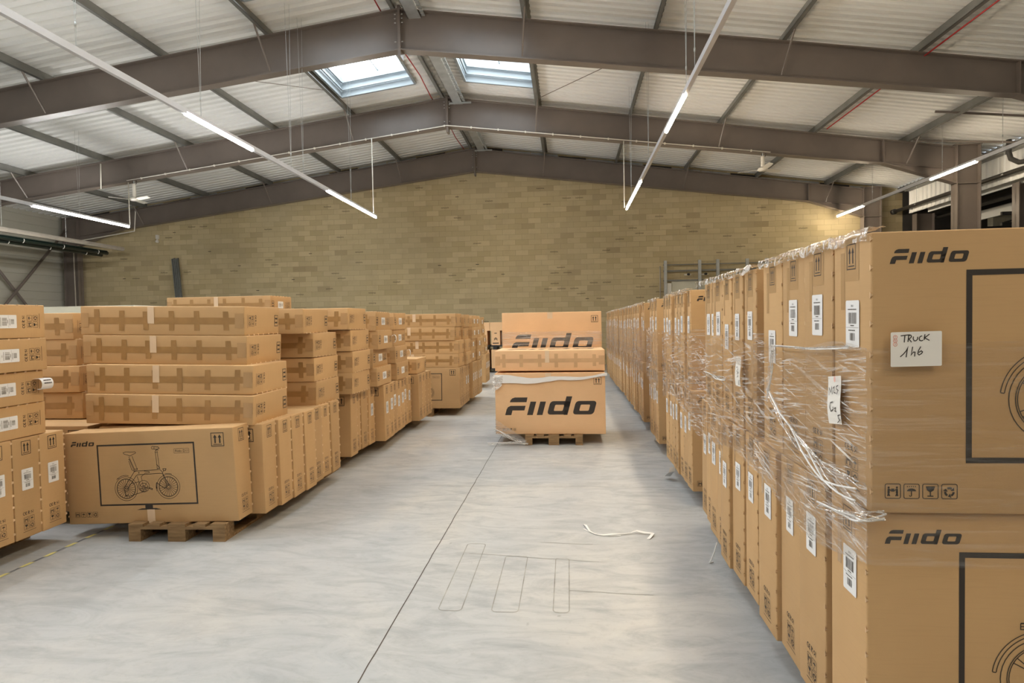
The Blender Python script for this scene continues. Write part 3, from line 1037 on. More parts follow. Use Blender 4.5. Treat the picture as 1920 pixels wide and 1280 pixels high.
# skylights
for i, (x0, x1, y0, y1) in enumerate(SKY):
    z0, z1 = deck_z(x0), deck_z(x1)
    root = empty('window_%d' % (i + 1), ((x0 + x1) / 2, (y0 + y1) / 2, (z0 + z1) / 2), kind='structure')
    root.matrix_world = Matrix.Translation(root.location)
    def W(x, y, z): return (x - root.location.x, y - root.location.y, z - root.location.z)
    k = (z1 - z0) / (x1 - x0)
    def zz(x): return z0 + k * (x - x0)
    up = 0.62
    mb = MB()
    for (xa, ya, xb, yb) in ((x0, y0, x1, y0), (x1, y0, x1, y1), (x1, y1, x0, y1), (x0, y1, x0, y0)):
        # curb wall with a ledge
        mb.add([W(xa, ya, zz(xa) - 0.06), W(xb, yb, zz(xb) - 0.06), W(xb, yb, zz(xb) + up), W(xa, ya, zz(xa) + up)], [(0, 1, 2, 3)], M['upstand'])
        mb.beam(W(xa, ya, zz(xa) - 0.05), W(xb, yb, zz(xb) - 0.05), 0.07, 0.05, M['upstand'])
        cx, cy = (x0 + x1) / 2, (y0 + y1) / 2
        ia = (xa + (cx - xa) * 0.05, ya + (cy - ya) * 0.05)
        ib = (xb + (cx - xb) * 0.05, yb + (cy - yb) * 0.05)
        mb.beam(W(ia[0], ia[1], zz(xa) + 0.14), W(ib[0], ib[1], zz(xb) + 0.14), 0.045, 0.04, M['upstand'])
        mb.beam(W(ia[0], ia[1], zz(xa) + 0.36), W(ib[0], ib[1], zz(xb) + 0.36), 0.05, 0.06, M['upstand'])
    mb.obj('curb_frame', root)
    mb = MB()
    cx = (x0 + x1) / 2
    mb.beam(W(cx, y0, zz(cx) + 0.55), W(cx, y1, zz(cx) + 0.55), 0.035, 0.05, M['galv'])
    for q in range(9):
        yq = y0 + 0.2 + (y1 - y0 - 0.9) * q / 8
        mb.beam(W(x0 + 0.35, yq, zz(x0 + 0.35) + 0.56), W(x1 - 0.1, yq, zz(x1 - 0.1) + 0.56), 0.03, 0.03, M['steel_grey'])
    mb.beam(W(x0 + 0.35, y0 + 0.1, zz(x0 + 0.35) + 0.55), W(x0 + 0.35, y1 - 0.6, zz(x0 + 0.35) + 0.55), 0.02, 0.03, M['galv'])
    mb.obj('safety_grid', root)
    mb = MB()
    mb.add([W(x0, y0, zz(x0) + up), W(x1, y0, zz(x1) + up), W(x1, y1, zz(x1) + up), W(x0, y1, zz(x0) + up)], [(3, 2, 1, 0)], M['sky_pane'])
    mb.obj('skylight_pane', root)

# right side: fascia of white vertical ribs above the opening to the next hall
mb = MB()
prof = []
y = Y_REAR
while y < 23.45:
    prof += [(y, 0), (y + 0.12, 0), (y + 0.15, -0.035), (y + 0.22, -0.035)]
    y += 0.25
n = len(prof)
vs = [(XR + p[1], p[0], 5.43) for p in prof] + [(XR + p[1], p[0], deck_z(XR) - 0.02) for p in prof]
mb.add(vs, [(i, i + 1, n + i + 1, n + i) for i in range(n - 1)], M['deck'])
mb.box((XR + 0.005, Y_REAR, 5.43), (XR + 0.05, 23.45, deck_z(XR)), M['deck'])
mb.obj('wall_right', kind='structure')
# neighbouring hall shell
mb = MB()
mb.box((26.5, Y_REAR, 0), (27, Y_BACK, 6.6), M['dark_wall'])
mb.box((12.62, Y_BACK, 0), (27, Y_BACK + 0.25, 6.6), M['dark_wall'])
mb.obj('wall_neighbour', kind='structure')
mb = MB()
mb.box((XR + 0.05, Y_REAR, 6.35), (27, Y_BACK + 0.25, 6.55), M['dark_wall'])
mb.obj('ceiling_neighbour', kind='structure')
mb = MB()
mb.box((12.75, Y_REAR, 5.38), (12.80, 23.0, 6.3), M['deck'])
mb.obj('trim_1', kind='structure')
# flashing strip closing the gap above the end frame
mb = MB()
for a, b, sd in ((-20.5, RX, 1), (RX, 11.8, 1)):
    n = 14
    for k in range(n):
        xa, xb = a + (b - a) * k / n, a + (b - a) * (k + 0.97) / n
        h0 = 0.03 + 0.05 * random.random()
        mb.add([(xa, 24.36, top_z(xa) - 0.1), (xb, 24.36, top_z(xb) - 0.1), (xb, 24.33, top_z(xb) + 0.12 + h0), (xa, 24.33, top_z(xa) + 0.10 + h0)], [(0, 1, 2, 3)], M['galv'] if k % 3 else M['dark_wall'])
mb.obj('trim_2', kind='structure')

# ------------------------------------------------------------------ steel portal frames
def portal(Y, label, right_column=True):
    root = empty('steel_portal_frame', (RX, Y, 0), label=label, cat='steel frame', group='brown steel portal frames under the roof')
    def W(x, dy, z): return (x - RX, dy, z)
    m = M['steel_brown']
    def rafter(x_out, sgn):
        mb = MB()
        s_t = SL if sgn < 0 else SR
        s_b = 0.1205 if sgn < 0 else 0.128
        xk = RX + sgn * (abs(x_out - RX) - 1.95)
        def tz(x): return RZ - s_t * abs(x - RX)
        def bz(x):
            z = 7.705 - s_b * abs(x - RX)
            if abs(x - RX) > abs(xk - RX):
                z -= 0.20 * abs(x - xk)
            return z
        xs = [RX, xk, x_out]
        # web
        vs = [W(x, -0.006, tz(x)) for x in xs] + [W(x, -0.006, bz(x)) for x in xs] + [W(x, 0.006, tz(x)) for x in xs] + [W(x, 0.006, bz(x)) for x in xs]
        fs = []
        for i in range(2):
            fs += [(i, i + 1, 4 + i, 3 + i), (6 + i, 9 + i, 10 + i, 7 + i)]
        mb.add(vs, fs, m)
        for i in range(2):
            a, b = xs[i], xs[i + 1]
            mb.beam(W(a, 0, tz(a) - 0.012), W(b, 0, tz(b) - 0.012), 0.24, 0.024, m, (0, 0, 1))
            mb.beam(W(a, 0, bz(a) + 0.012), W(b, 0, bz(b) + 0.012), 0.24, 0.024, m, (0, 0, 1))
        # straight inner flange line over the haunch, and a stiffener where it starts
        mb.beam(W(xk, 0, 7.705 - s_b * abs(xk - RX) + 0.02), W(x_out, 0, 7.705 - s_b * abs(x_out - RX) + 0.02), 0.20, 0.02, m)
        mb.box(W(xk - 0.012, -0.115, bz(xk)), W(xk + 0.012, 0.115, tz(xk)), m)
        o = link('rafter', fixn(mb.mesh('rafter')), root)
        return tz, bz
    for sgn, xo in ((-1, -20.5), (1, 11.0)):
        tz, bz = rafter(xo, sgn)
        mb = MB()
        x1 = xo + sgn * 0.62
        zt = tz(xo) + 0.05
        for x in (xo, x1):
            mb.box(W(min(x, x + sgn * 0.024), -0.14, 0), W(max(x, x + sgn * 0.024), 0.14, zt), m)
        mb.box(W(min(xo, x1), -0.007, 0), W(max(xo, x1), 0.007, zt), m)
        mb.box(W(min(xo, x1), -0.13, bz(xo) - 0.02), W(max(xo, x1), 0.13, bz(xo) + 0.004), m)
        mb.box(W(min(xo, x1) - 0.05, -0.15, zt - 0.02), W(max(xo, x1) + 0.05, 0.15, zt), m)
        link('column', fixn(mb.mesh('column')), root)
    mb = MB()
    mb.box(W(RX - 0.03, -0.13, 7.55), W(RX + 0.03, 0.13, 8.66), m)
    mb.obj('apex_plate', root)
    mb = MB()
    for dx in (-0.17, 0.17):
        for k in range(4):
            z = [8.45, 8.36, 8.27, 7.86][k]
            for q in (-0.035, 0.035):
                mb.lathe([(0.014, -0.007), (0.014, 0.007)], (dx * 0.45 + q * 0.2, -0.135, z), M['bolt'], 6)
    mb.obj('bolt_row', root)
    # fly braces from purlin down to the inner flange
    for i, px in enumerate(PURLINS):
        if i % 2 == 1 and -18 < px < 10.5:
            s_b = 0.1205 if px < RX else 0.128
            zb = 7.705 - s_b * abs(px - RX) + 0.05
            mb = MB()
            mb.tube([W(px, -0.60, top_z(px) + 0.02), W(px + (0.10 if px < RX else -0.10), -0.13, zb)], 0.022, m, 6)
            mb.obj('fly_brace', root)
    return root

PURLINS = [-20.2, -17.6, -14.85, -12.05, -9.15, -6.62, -3.75, -0.80, 1.95, 4.55, 7.20, 9.75]
FR = [13.3, 18.58, 24.05]
portal(FR[0], 'nearest brown steel portal frame spanning the whole roof, above the light tubes')
f2 = portal(FR[1], 'middle brown steel portal frame, the one carrying both ceiling fans')
portal(FR[2], 'farthest brown steel portal frame, flush against the block wall')

ordn = ['first', 'second', 'third', 'fourth', 'fifth', 'sixth', 'seventh', 'eighth', 'ninth', 'tenth', 'eleventh', 'twelfth']
def purlin(px, label):
    mb = MB()
    z = top_z(px)
    s = -1 if px < RX else 1
    m = M['steel_grey']
    a, b = Y_REAR, 24.3
    mb.box((px - 0.004, a, z), (px + 0.004, b, z + 0.22), m)
    mb.box((px if s > 0 else px - 0.085, a, z + 0.214), (px + 0.085 if s > 0 else px, b, z + 0.22), m)
    mb.box((px - 0.085 if s > 0 else px, a, z), (px if s > 0 else px + 0.085, b, z + 0.006), m)
    for e in (0,):
        mb.box((px - 0.085 if s > 0 else px + 0.079, a, z), (px - 0.079 if s > 0 else px + 0.085, b, z + 0.03), m)
    mb.obj('roof_purlin', label=label, cat='purlin', group='grey steel purlins under the roof')
lefts = sorted([p for p in PURLINS if p < RX - 1], reverse=True)
rights = sorted([p for p in PURLINS if p > RX + 1])
purlin(-3.75, 'grey steel purlin running directly under the roof ridge')
for i, p in enumerate(lefts):
    purlin(p, 'grey steel roof purlin, %s left of the ridge' % ordn[i])
for i, p in enumerate(rights):
    purlin(p, 'grey steel roof purlin, %s right of the ridge' % ordn[i])

# sag rods and crossing tie rods under the deck
def rod(name, pts, r, m, label, cat, group=None):
    mb = MB()
    mb.tube(pts, r, m, 6)
    return mb.obj(name, label=label, cat=cat, group=group)
bn = ['nearest', 'middle', 'farthest']
for bi, y in enumerate((13.95, 19.35)):
    rod('sag_rod', [(x, y, top_z(x) + 0.16) for x in [RX] + lefts], 0.013, M['steel_brown'], 'thin dark rod across the left purlins just behind the %s frame' % bn[bi], 'rod', 'thin rods between purlins')
    rod('sag_rod', [(x, y, top_z(x) + 0.16) for x in [RX] + rights + [12.3]], 0.013, M['steel_brown'], 'thin dark rod across the right purlins just behind the %s frame' % bn[bi], 'rod', 'thin rods between purlins')
rod('tie_rod', [(1.95, 14.2, top_z(1.95) + 0.12), (-0.80, 18.2, top_z(-0.8) + 0.12)], 0.010, M['steel_brown'], 'thin diagonal brace rod right of the right skylight', 'rod', 'thin rods between purlins')
rod('tie_rod', [(4.55, 13.6, top_z(4.55) - 0.02), (9.75, 13.9, top_z(9.75) - 0.02)], 0.010, M['steel_brown'], 'thin dark rod under the right deck behind the nearest rafter', 'rod', 'thin rods between purlins')
rod('tie_rod', [(-9.15, 14.4, top_z(-9.15) + 0.12), (-6.62, 16.8, top_z(-6.62) + 0.12)], 0.008, M['steel_brown'], 'thin diagonal brace rod left of the left skylight', 'rod', 'thin rods between purlins')
rod('tie_rod', [(9.75, 18.3, top_z(9.75) - 0.02), (12.3, 17.6, top_z(12.3) - 0.02)], 0.03, M['steel_brown'], 'dark bar running right from the outermost purlin beside the column head', 'rod', 'thin rods between purlins')
rod('tie_rod', [(9.2, 16.3, top_z(9.2) + 0.05), (12.3, 15.9, top_z(12.3) + 0.05)], 0.03, M['steel_brown'], 'dark bar under the right deck nearer than the column head', 'rod', 'thin rods between purlins')

# ridge equipment: red cable and galvanised cable tray with chain
rod('red_cable', [(-4.02 + 0.03 * math.sin(k * 1.3), 8 + k * 0.8, top_z(-4.0) + 0.05 + 0.01 * (k % 2)) for k in range(21)], 0.017, M['red_cable'], 'red cable along the ridge left of the ridge purlin', 'cable')
rod('red_cable', [(7.30, 4 + k * 1.0, top_z(7.3) - 0.03) for k in range(15)], 0.015, M['red_cable'], 'red cable along a purlin on the right roof slope', 'cable')
root = empty('cable_tray', (-3.25, 13.5, 8.4), label='galvanised cable tray with perforated edge right of the ridge', cat='cable tray')
mb = MB()
mb.box((-0.14, -3, 0.0), (0.14, 10.2, 0.012), M['galv'])
mb.box((-0.14, -3, 0.0), (-0.13, 10.2, 0.09), M['galv'])
mb.obj('tray_base', root)
mb = MB()
for k in range(150):
    y = -3 + k * 0.088
    mb.box((0.16, y, 0.03), (0.235, y + 0.045, 0.06), M['galv'])
mb.obj('perforated_edge', root)
mb = MB()
for y in (1.5, 4.9, 10.0):
    mb.box((-0.25, y, -0.03), (0.42, y + 0.06, 0.01), M['galv'])
mb.obj('hanger_bar', root)

# ------------------------------------------------------------------ linear lights
def light_line(x, z, y0, y1, lit, m, label, wires, rod_y=None, rod_dx=-0.03):
    root = empty('linear_light', (x, y0, z), label=label, cat='light', group='rows of suspended linear lights')
    mb = MB()
    mb.box((-0.026, 0, 0.0), (0.026, y1 - y0, 0.05), M['alu'])
    mb.obj('trunking', root)
    segs = sorted(lit)
    for a, b in segs:
        mb = MB()
        n = 14
        mb.tube([(0, a - y0, -0.034), (0, b - y0, -0.034)], 0.027, m, n)
        mb.obj('light_tube', root)
    yy = y0
    dark = []
    for a, b in segs:
        if a - yy > 0.2: dark.append((yy, a))
        yy = b
    if y1 - yy > 0.2: dark.append((yy, y1))
    for a, b in dark:
        mb = MB()
        mb.box((-0.030, a - y0, -0.040), (0.030, b - y0, 0.0), M['alu'])
        mb.obj('blank_cover', root)
    for wy in wires:
        mb = MB()
        zt = deck_z(x) - z
        for d in (-0.035, 0.035):
            mb.tube([(0, wy - y0 + d * 0.1, 0.055), (d, wy - y0 + d, zt)], 0.0035, M['galv'], 4)
        mb.lathe([(0.012, 0), (0.012, 0.05)], (0, wy - y0, 0.30), M['galv'], 6)
        mb.obj('hanging_wire', root)
    if rod_y:
        mb = MB()
        zb = 7.705 - (0.1205 * abs(x - RX) if x < RX else 0.128 * abs(x - RX)) - z
        mb.tube([(rod_dx, rod_y - y0, 0.02), (rod_dx, rod_y - y0, zb)], 0.016, M['white_plastic'], 8)
        mb.obj('drop_conduit', root)
    return root
light_line(-5.83, 5.05, -9, 18.35, [(-5.0, -3.0), (2.2, 5.7), (8.99, 10.98), (14.53, 18.33)], M['tube_cool'],
           'long suspended light line left of the aisle, above the left cartons', [-3, 4.2, 6.9, 9.4, 12.6, 13.2, 16.2], 18.35, -0.08)
light_line(1.765, 5.05, -9, 18.39, [(-5.0, -3.0), (-1.4, -0.6), (2.4, 6.2), (9.28, 11.02), (14.82, 18.37)], M['tube_warm'],  # short unseen tube behind the camera added to brighten the near carton front
           'long suspended light line right of the aisle, above the tall wrapped stacks', [-3, 3, 8.6, 9.2, 13.4, 17.0], 18.4, -0.06)
light_line(-14.03, 5.05, -9, 18.5, [(-6.0, -2.5), (3.0, 6.5), (14.93, 18.48)], M['tube_cool'],
           'suspended light line far left, beside the cream side wall', [0, 6, 12.0, 16.5], 18.5, 0.02)
light_line(10.12, 5.53, -9, 24.07, [(-6.0, -2.5), (3.0, 6.5), (16.2, 18.12), (22.0, 24.05)], M['tube_dim'],
           'suspended light line far right, passing in front of the brown column', [0, 6, 12.6, 15.3, 17.6, 21.4])

# conduit fixed on the middle frame
def fz(x): return 7.705 - (0.1205 * abs(x - RX) if x < RX else 0.128 * abs(x - RX))
root = empty('white_conduit', (RX, 18.42, fz(RX)), label='thin white conduit clipped along the bottom edge of the middle frame', cat='conduit')
mb = MB()
mb.tube([(x - RX, 0, fz(x) + 0.03 - fz(RX)) for x in (-14.0, -10, -6, RX, 1, 5.9)], 0.014, M['white_plastic'], 8)
mb.obj('pipe_run', root)
mb = MB()
mb.tube([(-14.87 - RX, 0.0, 7.05 - fz(RX)), (-14.89 - RX, 0.0, 6.25 - fz(RX))], 0.018, M['white_plastic'], 8)
mb.obj('riser_pipe', root)
for k in range(24):
    x = -13.5 + k * 0.82
    if x < 5.8:
        mb = MB()
        mb.box((x - RX - 0.02, -0.02, fz(x) - fz(RX)), (x - RX + 0.02, 0.02, fz(x) + 0.055 - fz(RX)), M['white_plastic'])
        mb.obj('clip', root)

# ceiling fans
def fan(x, z_hub, a0, label):
    root = empty('ceiling_fan', (x, 18.48, z_hub), label=label, cat='ceiling fan')
    zt = fz(x) - z_hub
    mb = MB()
    mb.lathe([(0.0, -0.06), (0.12, -0.055), (0.15, -0.02), (0.13, 0.02), (0.055, 0.05), (0.05, 0.06)], (0, 0, 0), M['white_plastic'], 20)
    mb.obj('motor_housing', root)
    mb = MB()
    mb.lathe([(0.052, 0.05), (0.052, zt - 0.10), (0.038, zt - 0.09)], (0, 0, 0), M['white_plastic'], 14)
    mb.obj('drop_rod', root)
    mb = MB()
    mb.tube([(0, 0, zt - 0.1), (0.0, 0, zt + 0.01)], 0.02, M['galv'], 6)
    mb.tube([(0.03 + 0.06 * math.cos(q), 0.0, zt - 0.04 + 0.07 * math.sin(q)) for q in [k * 0.5 for k in range(13)]], 0.01, M['black'], 5)
    mb.obj('hook', root)
    for k in range(3):
        a = a0 + k * 2 * PI / 3
        d = Vector((math.cos(a), math.sin(a), 0))
        s = Vector((-math.sin(a), math.cos(a), 0))
        mb = MB()
        vs, n = [], 6
        for i in range(n + 1):
            r = 0.12 + 0.58 * i / n
            w = 0.055 + 0.02 * math.sin(PI * i / n)
            dz = -0.02 + 0.015 * i / n
            for q, zz in ((-1, 0.018), (1, -0.018)):
                p = d * r + s * (q * w)
                vs.append((p.x, p.y, dz + zz + 0.004))
            for q, zz in ((1, -0.018), (-1, 0.018)):
                p = d * r + s * (q * w)
                vs.append((p.x, p.y, dz + zz - 0.004))
        fs = []
        for i in range(n):
            for q in range(4):
                fs.append((i * 4 + q, i * 4 + (q + 1) % 4, (i + 1) * 4 + (q + 1) % 4, (i + 1) * 4 + q))
        fs += [(3, 2, 1, 0), tuple(n * 4 + q for q in range(4))]
        mb.add(vs, fs, M['white_plastic'])
        mb.obj('blade', root)
fan(5.70, 6.06, 0.55, 'white ceiling fan hanging from the middle frame on the right')
fan(-13.80, 5.90, -0.35, 'white ceiling fan hanging from the middle frame on the left')

# ------------------------------------------------------------------ left side fittings
def sidebrace(a, b, label):
    mb = MB()
    mb.tube([a, b], 0.055, M['steel_brown'], 10)
    mb.obj('cross_brace', label=label, cat='brace', group='crossed braces on the left wall')
sidebrace((-21.15, 19.2, 6.05), (-21.15, 24.1, 0.4), 'brown cross brace on the cream wall falling towards the corner column')
sidebrace((-21.05, 24.0, 5.95), (-21.05, 18.8, -0.0 + 0.25), 'brown cross brace on the cream wall rising towards the corner column')
rod('white_pipe', [(-17.75, y, 4.95) for y in (8, 12, 16, 20, 23.0)], 0.085, M['white_pipe'], 'thick off-white pipe hung along the left side above the dark pipes', 'pipe')
root = empty('twin_pipe_heater', (-17.9, 8, 4.70), label='pair of dark green pipes with white clips under the off-white pipe', cat='heater')
for dx, dz in ((-0.14, -0.06), (0.10, 0.0)):
    mb = MB()
    mb.tube([(dx, 0, dz), (dx, 14.2, dz)], 0.075, M['green_pipe'], 12)
    mb.obj('heater_pipe', root)
mb = MB()
mb.box((-0.24, 0, 0.05), (0.2, 14.1, 0.075), M['green_pipe'])
mb.obj('reflector', root)
for k in range(9):
    for dx, dz in ((-0.14, -0.06), (0.10, 0.0)):
        mb = MB()
        y = 0.6 + k * 1.6 + (0.3 if dx > 0 else 0)
        mb.tube([(dx + 0.088 * math.cos(a), y, dz + 0.088 * math.sin(a)) for a in [(-1.2 + 0.3 * q) for q in range(9)]], 0.012, M['white_plastic'], 5)
        mb.obj('clip', root)
for k, y in enumerate((2.6, 5.2, 7.6, 9.9, 12.4)):
    mb = MB()
    mb.tube([(0.0, y, 0.15), (0.0, y, deck_z(-17.9) - 4.70)], 0.006, M['galv'], 4)
    mb.obj('hanging_wire', root)
rod('white_conduit', [(-20.62, 23.85, 5.1), (-20.6, 23.85, 2.0), (-20.6, 23.85, 0.05)], 0.022, M['white_pipe'], 'thin white conduit running down the left corner column', 'conduit')
rod('white_conduit', [(-17.79, 23.86, 6.68), (-17.87, 23.86, 5.80), (-20.26, 23.86, 5.48)], 0.024, M['white_plastic'], 'thin white conduit bending along the left end of the farthest frame', 'conduit')

# leaning metal profiles
for k in range(4):
    mb = MB()
    x = -16.53 + k * 0.078
    a, b = Vector((x, 24.30, 4.66 + 0.03 * (k % 2))), Vector((x + 0.90, 23.45, 0.02))
    mb.beam(a, b, 0.060, 0.012, M['steel_grey'], (0, -1, 0))
    d = (b - a).normalized()
    for sx in (-0.028, 0.028):
        mb.beam(a + Vector((sx, -0.03, 0)), b + Vector((sx, -0.03, 0)), 0.008, 0.05, M['galv' if sx < 0 else 'steel_grey'], (0, -1, 0))  # left lip in brighter steel: a highlight put into the colour
    mb.obj('metal_profile', label='long grey steel channel leaning on the block wall, %s of the four from left' % ordn[k], cat='metal profile', group='grey channels leaning on the block wall')
# wall sensor
root = empty('motion_sensor', (-17.22, 24.4, 5.52), label='small white motion sensor high on the block wall near the left column', cat='sensor')
mb = MB(); mb.box((-0.055, -0.09, 0.0), (0.055, 0.0, 0.17), M['white_plastic']); mb.obj('sensor_box', root)
mb = MB(); mb.lathe([(0.02, -0.16), (0.07, -0.14), (0.075, -0.09), (0.04, -0.05), (0.03, 0.0)], (0, -0.07, 0), M['white_plastic'], 14); mb.obj('sensor_head', root)

# ------------------------------------------------------------------ right side fittings
root = empty('sliding_gate', (3.6, 24.25, 0), label='grey steel sliding gate with pale panels against the block wall', cat='gate')
G = M['galv']
mb = MB()
for z in (3.25, 3.62, 3.86):
    mb.beam((0.1, -0.05, z), (4.6, -0.05, z), 0.05, 0.06 if z < 3.7 else 0.035, M['steel_grey'])
mb.obj('track_rail', root)
for x in (0.12, 1.42, 2.10, 3.20, 3.92):
    mb = MB()
    mb.box((x, -0.14, 0), (x + 0.11, -0.05, 4.02 - 0.0 * x), G)
    mb.obj('gate_post', root)
for x0, x1 in ((0.42, 1.40), (1.55, 2.08), (2.23, 3.18), (3.33, 3.90)):
    mb = MB()
    mb.box((x0, -0.03, 0.1), (x1, 0.0, 3.22), M['foam'])
    mb.obj('gate_panel', root)
mb = MB()
mb.box((0.24, -0.10, 2.75), (0.40, -0.02, 3.15), M['white_plastic'])
mb.obj('control_box', root)
mb = MB()
for x in (1.05, 1.70, 2.9, 3.6):
    mb.lathe([(0.02, -0.09), (0.06, -0.07), (0.06, -0.02), (0.02, 0)], (x, -0.12, 3.52), M['black'], 10)
    mb.box((x - 0.15, -0.10, 3.44), (x + 0.10, -0.04, 3.48), M['white_plastic'])
mb.obj('track_roller', root)
mb = MB()
mb.tube([(-0.02, -0.05, 2.55), (-0.02, -0.05, 3.82)], 0.022, M['white_pipe'], 8)
mb.obj('cable_duct', root)

def pipe(pts, r, m, label, name='ceiling_pipe'):
    mb = MB()
    mb.tube(pts, r, m, 12)
    return mb.obj(name, label=label, cat='pipe')
root = empty('sprinkler_pipe', (12.15, 10, 5.60), label='black pipe hung along the white ribbed fascia on the right', cat='pipe')
mb = MB(); mb.tube([(0, -8, 0), (0, 14.0, 0.0)], 0.062, M['black_pipe'], 12); mb.obj('main_pipe', root)
mb = MB(); mb.tube([(0, 14.0, 0), (-0.02, 14.12, 0.0)], 0.10, M['black_pipe'], 12); mb.obj('end_cap', root)
for y in (3.5, 6.3, 8.3, 10.3, 12.6):
    mb = MB(); mb.tube([(0, y, 0.05), (0.0, y, 0.9)], 0.006, M['galv'], 4); mb.lathe([(0.075, -0.02), (0.075, 0.02)], (0, y, 0), M['galv'], 10)
    mb.obj('pipe_hanger', root)
pipe([(12.0, 17.9, 6.45), (12.0, 17.9, 6.10), (12.02, 17.85, 5.92), (12.06, 17.6, 5.76), (12.12, 17.2, 5.72), (12.12, 16.5, 5.66)], 0.065, M['black_pipe'], 'black drain pipe bending down from the valley gutter on the right', 'drain_pipe')
mb = MB()
mb.box((12.17, Y_REAR, deck_z(XR) - 0.30), (12.355, 23.4, deck_z(XR) - 0.10), M['steel_grey'])
mb.obj('valley_gutter', label='grey valley gutter along the top of the white fascia', cat='gutter')
for y, lb in ((23.6, 'dark brown column of the next hall beside the block wall'), (18.55, 'dark brown column of the next hall behind the nearest wrapped stack'), (13.3, 'dark brown column of the next hall near the camera')):
    if y == 13.3: continue
    mb = MB()
    for x in (12.62, 13.22):
        mb.box((x, y - 0.14, 0), (x + 0.024, y + 0.14, 5.42), M['steel_brown'])
    mb.box((12.62, y - 0.007, 0), (13.24, y + 0.007, 5.42), M['steel_brown'])
    mb.obj('steel_column', label=lb, cat='column', group='brown columns of the next hall')
pipe([(13.6, Y_REAR + 1, 5.52), (13.6, 23.8, 5.52)], 0.18, M['black_pipe'], 'thick dark duct running along the next hall behind the fascia', 'air_duct')
pipe([(13.35, Y_REAR + 1, 5.25), (13.35, 23.8, 5.25)], 0.05, M['black_pipe'], 'thin dark pipe under the thick duct of the next hall')
for k, y in enumerate((23.9, 20.6)):
    root = empty('roof_truss', (13.0, y, 0), label='dark lattice truss in the next hall, %s' % ('far one beside the block wall' if k == 0 else 'between the two brown columns'), cat='truss')
    mb = MB()
    mb.beam((0.6, 0, 4.55), (12, 0, 4.55), 0.08, 0.10, M['black_pipe'])
    mb.obj('bottom_chord', root)
    mb = MB()
    mb.beam((0.6, 0, 4.88), (12, 0, 4.88), 0.08, 0.10, M['black_pipe'])
    mb.obj('top_chord', root)
    mb = MB()
    for q in range(6):
        mb.tube([(0.7 + q * 1.9, 0, 4.6), (1.65 + q * 1.9, 0, 4.85), (2.6 + q * 1.9, 0, 4.6)], 0.03, M['black_pipe'], 6)
    mb.obj('lattice', root)
mb = MB()
mb.box((14.0, 8.0, 4.93), (14.06, 23.0, 5.24), M['deck'])
mb.obj('cladding_strip', label='pale cladding strip under the thick duct of the next hall', cat='cladding strip')
mb = MB()
mb.box((15.5, 23.9, 4.75), (20.5, 24.2, 5.35), M['foam'])
mb.obj('pale_panel', label='pale grey panel seen through the opening under the fascia', cat='panel')

# ================================================================== LEFT CARTONS
# P1: near-left load at the picture edge
G1 = 'upright cartons of the near left load'
ys = [3.42, 3.655, 3.885, 4.115, 4.345]
for i, y in enumerate(ys):
    n_from = len(ys) - i
    standing(KS, -4.10 - random.uniform(0, 0.012), 'right', y, 0.142, 'upright labelled carton in the left edge load, %s from its far end' % ordn[n_from - 1], G1, lab=(0.585, 0.0), tape=None)
pallet(-4.86, 3.40, 'wooden pallet under the load at the left picture edge', detailed=False)
zz = 0.142 + KS.H + 0.004
for k in range(4):
    o = lying(KF, -4.10 + (0.02, 0.0, -0.03, -0.02)[k] * -1, 3.80 - (0.0, 0.02, 0.01, 0.015)[k], zz + k * (KF.T + 0.001),
          'flat-lying carton with barcode at the left picture edge, %s in its pile' % ('bottom', 'second from bottom', 'third from bottom', 'topmost')[k], 'flat cartons at the left picture edge', True, lab=(0.52, 0.0), yaw=0.0)
    if k == 1:
        tag_host = o
# curled white paper tag on the second flat from the bottom
mb = MB()
n = 18
vs = []
for i in range(n + 1):
    th = math.radians(210) * max(0.0, (i - 5) / (n - 5))
    if i < 5:
        x, yv = 0.006 + 0.010 * i, 0.062
    else:
        x, yv = 0.056 + 0.030 * math.sin(th), 0.062 - 0.042 * (1 - math.cos(th))
    for w in (0, 1):
        vs.append((KF.L / 2 + x, yv, 0.005 + 0.105 * w))
mb.add(vs, [(2 * i, 2 * i + 1, 2 * i + 3, 2 * i + 2) for i in range(n)], M['label'])
for i in (8, 10):
    p = Vector(vs[2 * i])
    for q in range(7):
        mb.box((p.x + 0.001, p.y - 0.004, p.z + 0.018 + q * 0.010), (p.x + 0.003, p.y + 0.005, p.z + 0.024 + q * 0.010), M['ink'])
link('curled_tag', mb.mesh('curled_tag'), tag_host, label='curled white paper tag')

# load behind P1, left of the big load
GB = 'upright cartons behind the left edge load'
for i in range(5):
    standing(KS, -4.19, 'right', 4.93 + i * 0.24, 0.142 - 0.03, 'upright carton under the dark flat pile left of the front pallet load, %s from front' % ordn[i], GB)
pallet(-5.3, 4.95, 'wooden pallet under the dark flat pile behind the left edge load', detailed=False)
for k in range(4):
    lying(KF, -4.565 + (0.05, 0.04, 0.0, -0.02)[k] - 0.03, 5.30 + (0, -0.02, 0.01, 0.0)[k], 0.112 + KS.H + 0.006 + k * (KF.T + 0.001),
          'flat carton in shade left of the front pallet load, %s in its pile' % ('bottom', 'second from bottom', 'third from bottom', 'topmost')[k], 'flat cartons behind the left edge load', False)

